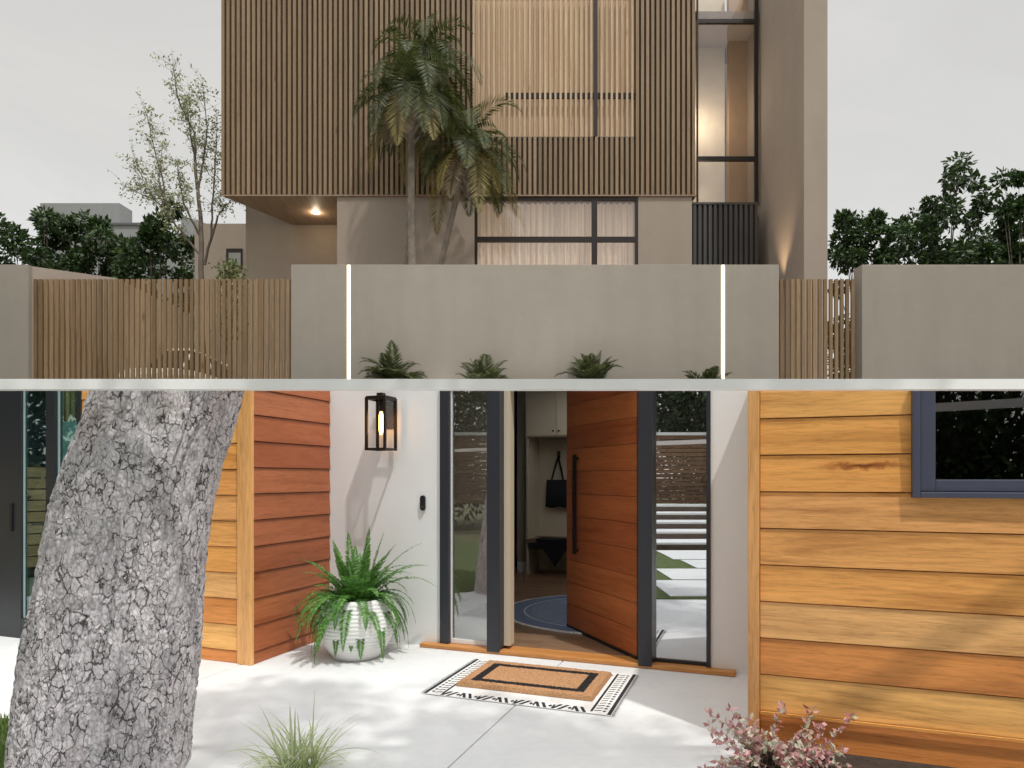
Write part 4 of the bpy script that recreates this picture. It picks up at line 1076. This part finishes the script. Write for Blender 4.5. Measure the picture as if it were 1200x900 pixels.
# dense trees
DT = 22.
def dtree(pxc, pytop, pw, D, seed, label, n_=48, nl=120, ls=.20, cz=.5, group='dark trees beyond the garden walls', cr=.3):
    h_ = (Z(pytop, D)-2.75)*1.03; r = pw/2/F*D
    return leafy_tree('dense_tree', (X(pxc, D), D, 2.75), h_, r, n_, nl, ls, seed, label, 'tree', group, crown_z=cz, flat_=.8, clump_r=cr)
dtree(50, 220, 110, 22, 61, 'dark green tree at the far left edge behind the garden wall', 62, 190, .19)
dtree(112, 226, 84, 22.6, 62, 'dark green tree in front of the grey block, second from the left edge', 50, 180, .19)
dtree(188, 236, 92, 22, 63, 'rounded dark tree directly left of the slender bare tree', 56, 190, .19)
dtree(-20, 225, 90, 23, 64, 'dark green tree partly outside the left edge of the picture', 40, 130, .2)
dtree(1012, 238, 96, 23, 65, 'low dark tree right beside the tall beige fin wall', 52, 180, .2)
dtree(1112, 183, 104, 22, 66, 'tallest airy dark tree standing behind the right garden wall', 42, 120, .2, .62, cr=.24)
dtree(1190, 178, 70, 21.5, 67, 'dark tree with an open crown at the right edge behind the wall', 40, 120, .2, .58, cr=.26)
dtree(1080, 246, 110, 24, 68, 'low bushy dark tree under the tallest tree at the right', 54, 170, .2)
dtree(1165, 240, 120, 24.5, 69, 'wide bushy dark tree filling the gap at the lower right', 54, 170, .2)

# slender tree
st_root = empty('slender_tree', (X(237, 17.5), 17.5, 2.75), 0, 'slender tree with thin bare branches and sparse leaves left of the slatted box', 'tree')
tb = MB(); lb = MB(); rt = random.Random(31)
DS = 17.5
def P_(px, py, dy=0): return Vector((X(px, DS)-X(237, DS), dy, Z(py, DS)-2.75))
def branch(pts, r0, r1, leafy=.5, sub=5):
    m = len(pts)
    # smooth resample
    q = []
    for i in range(m-1):
        for k in range(5):
            t = k/5; q.append(pts[i].lerp(pts[i+1], t)+rvec(rt)*.015)
    q.append(pts[-1])
    tb.tube(q, [.62*(r0+(r1-r0)*i/(len(q)-1)) for i in range(len(q))], 6, False)
    for i, p in enumerate(q):
        t = i/len(q)
        if t > leafy*.6:
            for c in range(sub):
                d = (rvec(rt)+Vector((0, 0, .35))).normalized(); L = rt.uniform(.2, .55)
                e = p+d*L; tb.tube([p, p+d*L*.5+rvec(rt)*.03, e], [.005, .004, .002], 3, False)
                for k in range(rt.randint(3, 12)):
                    lp = p+d*L*rt.uniform(.3, 1.05)+rvec(rt)*.07; ld = rvec(rt); lb.leaf(lp, ld, ld.cross(rvec(rt)).normalized(), rt.uniform(.05, .1), .04)
branch([P_(237, 420), P_(236, 330), P_(236, 270), P_(232, 225)], .13, .07, 2)
branch([P_(232, 225), P_(228, 185), P_(222, 150, .3), P_(208, 115), P_(203, 78)], .07, .012, .35)
branch([P_(232, 225), P_(238, 190), P_(243, 150), P_(246, 110, -.4)], .05, .01, .3)
branch([P_(228, 185), P_(226, 140, -.3), P_(222, 110)], .04, .01, .3)
branch([P_(236, 280), P_(222, 245, -.3), P_(212, 222), P_(208, 195)], .05, .01, .3)
branch([P_(236, 300), P_(215, 275), P_(196, 250), P_(185, 210, .3), P_(178, 165), P_(172, 130)], .055, .01, .35)
branch([P_(199, 256), P_(193, 220, -.3), P_(190, 175), ], .04, .01, .3)
branch([P_(196, 250), P_(178, 232, .2), P_(168, 212), P_(158, 186)], .035, .008, .3)
branch([P_(178, 232), P_(160, 224, .2), P_(146, 218)], .02, .006, .2, 4)
branch([P_(239, 310), P_(247, 280), P_(257, 250), P_(268, 238), P_(276, 224)], .06, .012, .75, 3)
branch([P_(247, 280), P_(249, 240), P_(252, 190), P_(254, 140)], .045, .01, .35)
tb.build('trunk', M['twig'], st_root, smooth=True); lb.build('crown', M['leaf_thin'], st_root)

# climber on the fence
cr_ = empty('flowering_shrub', (X(270, 13), 13.0, 2.77), 0, 'small flowering shrub rising above the slat fence below the little dark window', 'plant')
lb = MB(); tb = MB(); rt = random.Random(8)
for i in range(1500):
    px = rt.gauss(270, 8); py = rt.uniform(306, 400); spread = 1 if py < 340 else .8
    p = Vector((X(px, 13)-X(270, 13), rt.gauss(0, .12), Z(py, 13)-2.77)); ld = rvec(rt)
    if py > 335 and rt.random() < .55: continue
    lb.leaf(p, ld, ld.cross(rvec(rt)).normalized(), rt.uniform(.05, .1), .04)
for i in range(7): tb.tube([(rt.uniform(-.05, .05), 0, 0), (rt.uniform(-.1, .1), 0, 1.4), (rt.uniform(-.15, .15), 0, Z(312, 13)-2.77)], [.02, .015, .005], 5, False)
lb.build('foliage', M['bougain'], cr_); tb.build('stem', M['twig'], cr_)

# palms
def palm(base, top, label, seed, n_f, specials=()):
    r = random.Random(seed); root = empty('palm_tree', base, 0, label, 'palm', 'pair of tall palms in front of the slatted house')
    t = Vector(top)-Vector(base); tb = MB(); pts = []; rad = []
    for i in range(61):
        s = i/60; p = t*s; p.x += -.12*math.sin(PI*s)*(1 if t.x > .3 else .2); pts.append(tuple(p)); rad.append((.088-.02*s)*(.8 if t.x > .3 else 1)*(1+.07*(i % 2)))
    tb.tube(pts, rad, 14)
    # boot of old leaf bases
    for i in range(26):
        a = i*2.4; z = t.z-.9+.035*i; c = Vector((t.x, t.y, z)); d = Vector((math.cos(a), math.sin(a), .9)).normalized()
        tb.tube([tuple(c), tuple(c+d*.22), tuple(c+d*.3+Vector((0, 0, .12)))], [.06, .035, .012], 5, False)
    tb.build('trunk', M['palm_bark'], root)
    g_ = MB(); y_ = MB(); st_ = MB(); gg = MB()
    for i in range(n_f):
        hd_ = i*2.399+r.uniform(-.3, .3); lvl = i/n_f
        e = 1.35-1.75*lvl+r.uniform(-.12, .12); L = r.uniform(1.5, 2.05)
        tgt = g_ if lvl < .66 or r.random() < .4 else y_
        if lvl > .9: tgt = gg; L *= .75
        frond(tgt, t+Vector((0, 0, .05)), hd_, e, L, r.uniform(.95, 1.5) if e > -.1 else .9, 76, .44, .9, .026, st_, r, twist=r.uniform(-.5, .5))
        st_.tube([tuple(t), tuple(t+Vector((math.cos(hd_)*math.cos(e), math.sin(hd_)*math.cos(e), math.sin(e)))*.4)], [.03, .018], 5, False)
    g_.build('crown', M['leaf_palm'], root); tag(y_.build('old_fronds', M['leaf_palm_y'], root), 'yellowing lower fronds')
    if gg.v: tag(gg.build('dead_fronds', M['leaf_palm_g'], root), 'grey dry hanging fronds')
    st_.build('leaf_stalks', plain('palm_stalk', '6d6a40', .7), root)
DP = 14.2
palm((X(486, DP), DP, 2.75), (X(482, DP), DP, Z(118, DP)), 'upright palm, left one of the pair in front of the slatted house', 71, 38)
palm((X(487, DP+.5), DP+.5, 2.75), (X(548, DP+.3), DP+.3, Z(176, DP)), 'leaning palm, right and lower one of the pair', 72, 29)
palm((X(470, DP+1), DP+1.0, 2.75), (X(497, DP+1), DP+1.0, Z(80, DP+1)), 'tallest dark palm crown behind the upright palm', 73, 34)

# small palms in front of the middle wall
for pxc, pytop, sd, lab in ((461, 408, 1, 'short palm nearest the left light strip, darkest of the four at the wall foot'), (567, 420, 2, 'short palm with a pale upright centre, second from the left light strip'), (694, 414, 3, 'short palm with dark leaves leaning right, third from the left light strip'), (826, 430, 4, 'smallest short palm close to the right light strip')):
    D = 11.65; r = random.Random(sd+90); z0 = 2.2
    root = empty('short_palm', (X(pxc, D), D, 1.56), 0, lab, 'palm', 'short palms along the foot of the lit garden wall')
    g_ = MB(); st_ = MB(); top = Z(pytop, D)-1.56; bz = top-.66
    for i in range(30):
        hd_ = i*2.399; e = r.uniform(.5, 1.45); L = r.uniform(.62, .85)
        frond(g_, (0, 0, bz), hd_, e, L, r.uniform(.9, 2.0), 40, .24, 1.1, .03, st_, r)
    tb = MB(); tb.tube([(0, 0, -.02), (0, 0, bz)], [.09, .07], 10)
    for a in range(20): tb.tube([(0, 0, bz*a/20), (math.cos(a*2.4)*.12, math.sin(a*2.4)*.12, bz*a/20+.08)], [.03, .01], 5, False)
    g_.build('crown', M['leaf_small_palm'], root); tb.build('trunk', M['palm_bark'], root); st_.build('leaf_stalks', M['leaf_small_palm'], root)

# cars
def car(loc, rz, paint, label):
    root = empty('parked_car', loc, rz, label, 'car')
    st = [(-2.1, .42, .78, .80), (-2.05, .32, .86, .84), (-1.6, .25, .98, .89), (-.9, .25, 1.02, .9), (0, .25, 1.02, .9), (.7, .25, 1.0, .9), (1.2, .25, .95, .89), (1.75, .26, .86, .87), (2.08, .34, .74, .82), (2.15, .45, .62, .76)]
    q = MB(); ring = []
    for x, zb, zt, w_ in st:
        ring.append([(x, -w_*.93, zb), (x, -w_, zb+.12), (x, -w_, zt-.14), (x, -w_*.95, zt-.03), (x, -w_*.8, zt), (x, w_*.8, zt), (x, w_*.95, zt-.03), (x, w_, zt-.14), (x, w_, zb+.12), (x, w_*.93, zb)])
    def loft(mb, ring):
        n0 = len(mb.v); k = len(ring[0])
        for rr in ring: mb.v += rr
        for i in range(len(ring)-1):
            for j in range(k): j2 = (j+1) % k; mb.f.append((n0+i*k+j, n0+(i+1)*k+j, n0+(i+1)*k+j2, n0+i*k+j2))
        mb.f.append(tuple(n0+j for j in range(k))); mb.f.append(tuple(n0+(len(ring)-1)*k+j for j in reversed(range(k))))
    loft(q, ring); q.build('body', paint, root, smooth=False, bevel=.02)
    cab = [(-1.95, .95, .98, .76, .7), (-1.45, .97, 1.42, .8, .62), (-.9, 1.0, 1.5, .82, .64), (-.1, 1.0, 1.52, .82, .65), (.3, 1.0, 1.47, .82, .63), (1.1, .96, .99, .8, .72)]
    q = MB(); loft(q, [[(x, -wb, zb), (x, -wt, zt-.05 if zt > 1.1 else zt), (x, -wt*.85, zt), (x, wt*.85, zt), (x, wt, zt-.05 if zt > 1.1 else zt), (x, wb, zb)] for x, zb, zt, wb, wt in cab])
    q.build('windows', plain('car_glass', '14181a', .08, .02, 3., 0), root)
    q = MB(); q.hexa([(-1.5, -.64, 1.41), (.35, -.64, 1.46), (.35, .64, 1.46), (-1.5, .64, 1.41), (-1.4, -.58, 1.50), (.2, -.58, 1.535), (.2, .58, 1.535), (-1.4, .58, 1.50)]); build_each(q, 'roof', paint, root, bevel=.03)
    q = MB()
    for s in (-1, 1):
        for (xa, za, xb, zb2) in ((1.1, .98, .3, 1.48), (-.35, 1.0, -.3, 1.5), (-1.9, .98, -1.42, 1.44)):
            q.tube([(xa, s*.81, za), (xb, s*.645, zb2)], .03, 6)
    build_each(q, 'pillar', paint, root)
    for s in (-1, 1):
        for xw in (-1.3, 1.33):
            q = MB(); q.lathe([(.12, -.1), (.3, -.1), (.33, -.07), (.33, .07), (.3, .1), (.12, .1)], (0, 0), 28); o = q.build('wheel', M['black'], root, smooth=True); o.location = (xw, s*.82, .33); o.rotation_euler.x = PI/2
            q = MB(); q.lathe([(0, -.105), (.2, -.102), (.21, -.09), (.21, .09), (.2, .102), (0, .105)], (0, 0), 20); q.build('rim', plain('car_rim', 'a5a7a8', .3, metal=.8), o)
        q = MB(); q.box(1.98, 2.14, s*.62-.16, s*.62+.16, .6, .7); q.build('headlight', plain('headlight_glass', 'd8dad8', .1), root, bevel=.02)
        q = MB(); q.box(-2.13, -2.0, s*.62-.16, s*.62+.16, .68, .8); q.build('tail_light', plain('tail_red', '7a1b18', .2), root, bevel=.02)
    return root
car((X(197, 14.9), 15.0, 2.772), PI/2*-1, plain('pale_car_paint', 'c9c3b8', .25, .02, 3., 0), 'pale parked car glimpsed through the slats of the wide left fence')
car((X(1176, 10.2)+1.45, 10.2, 1.552), PI, plain('silver_car_paint', 'b9b9b6', .25, .02, 3., 0), 'silver parked car whose roof just shows at the right edge below the wall')

sc.render.engine = 'CYCLES'
sc.cycles.use_denoising = True
sc.cycles.max_bounces = 8; sc.cycles.transparent_max_bounces = 24
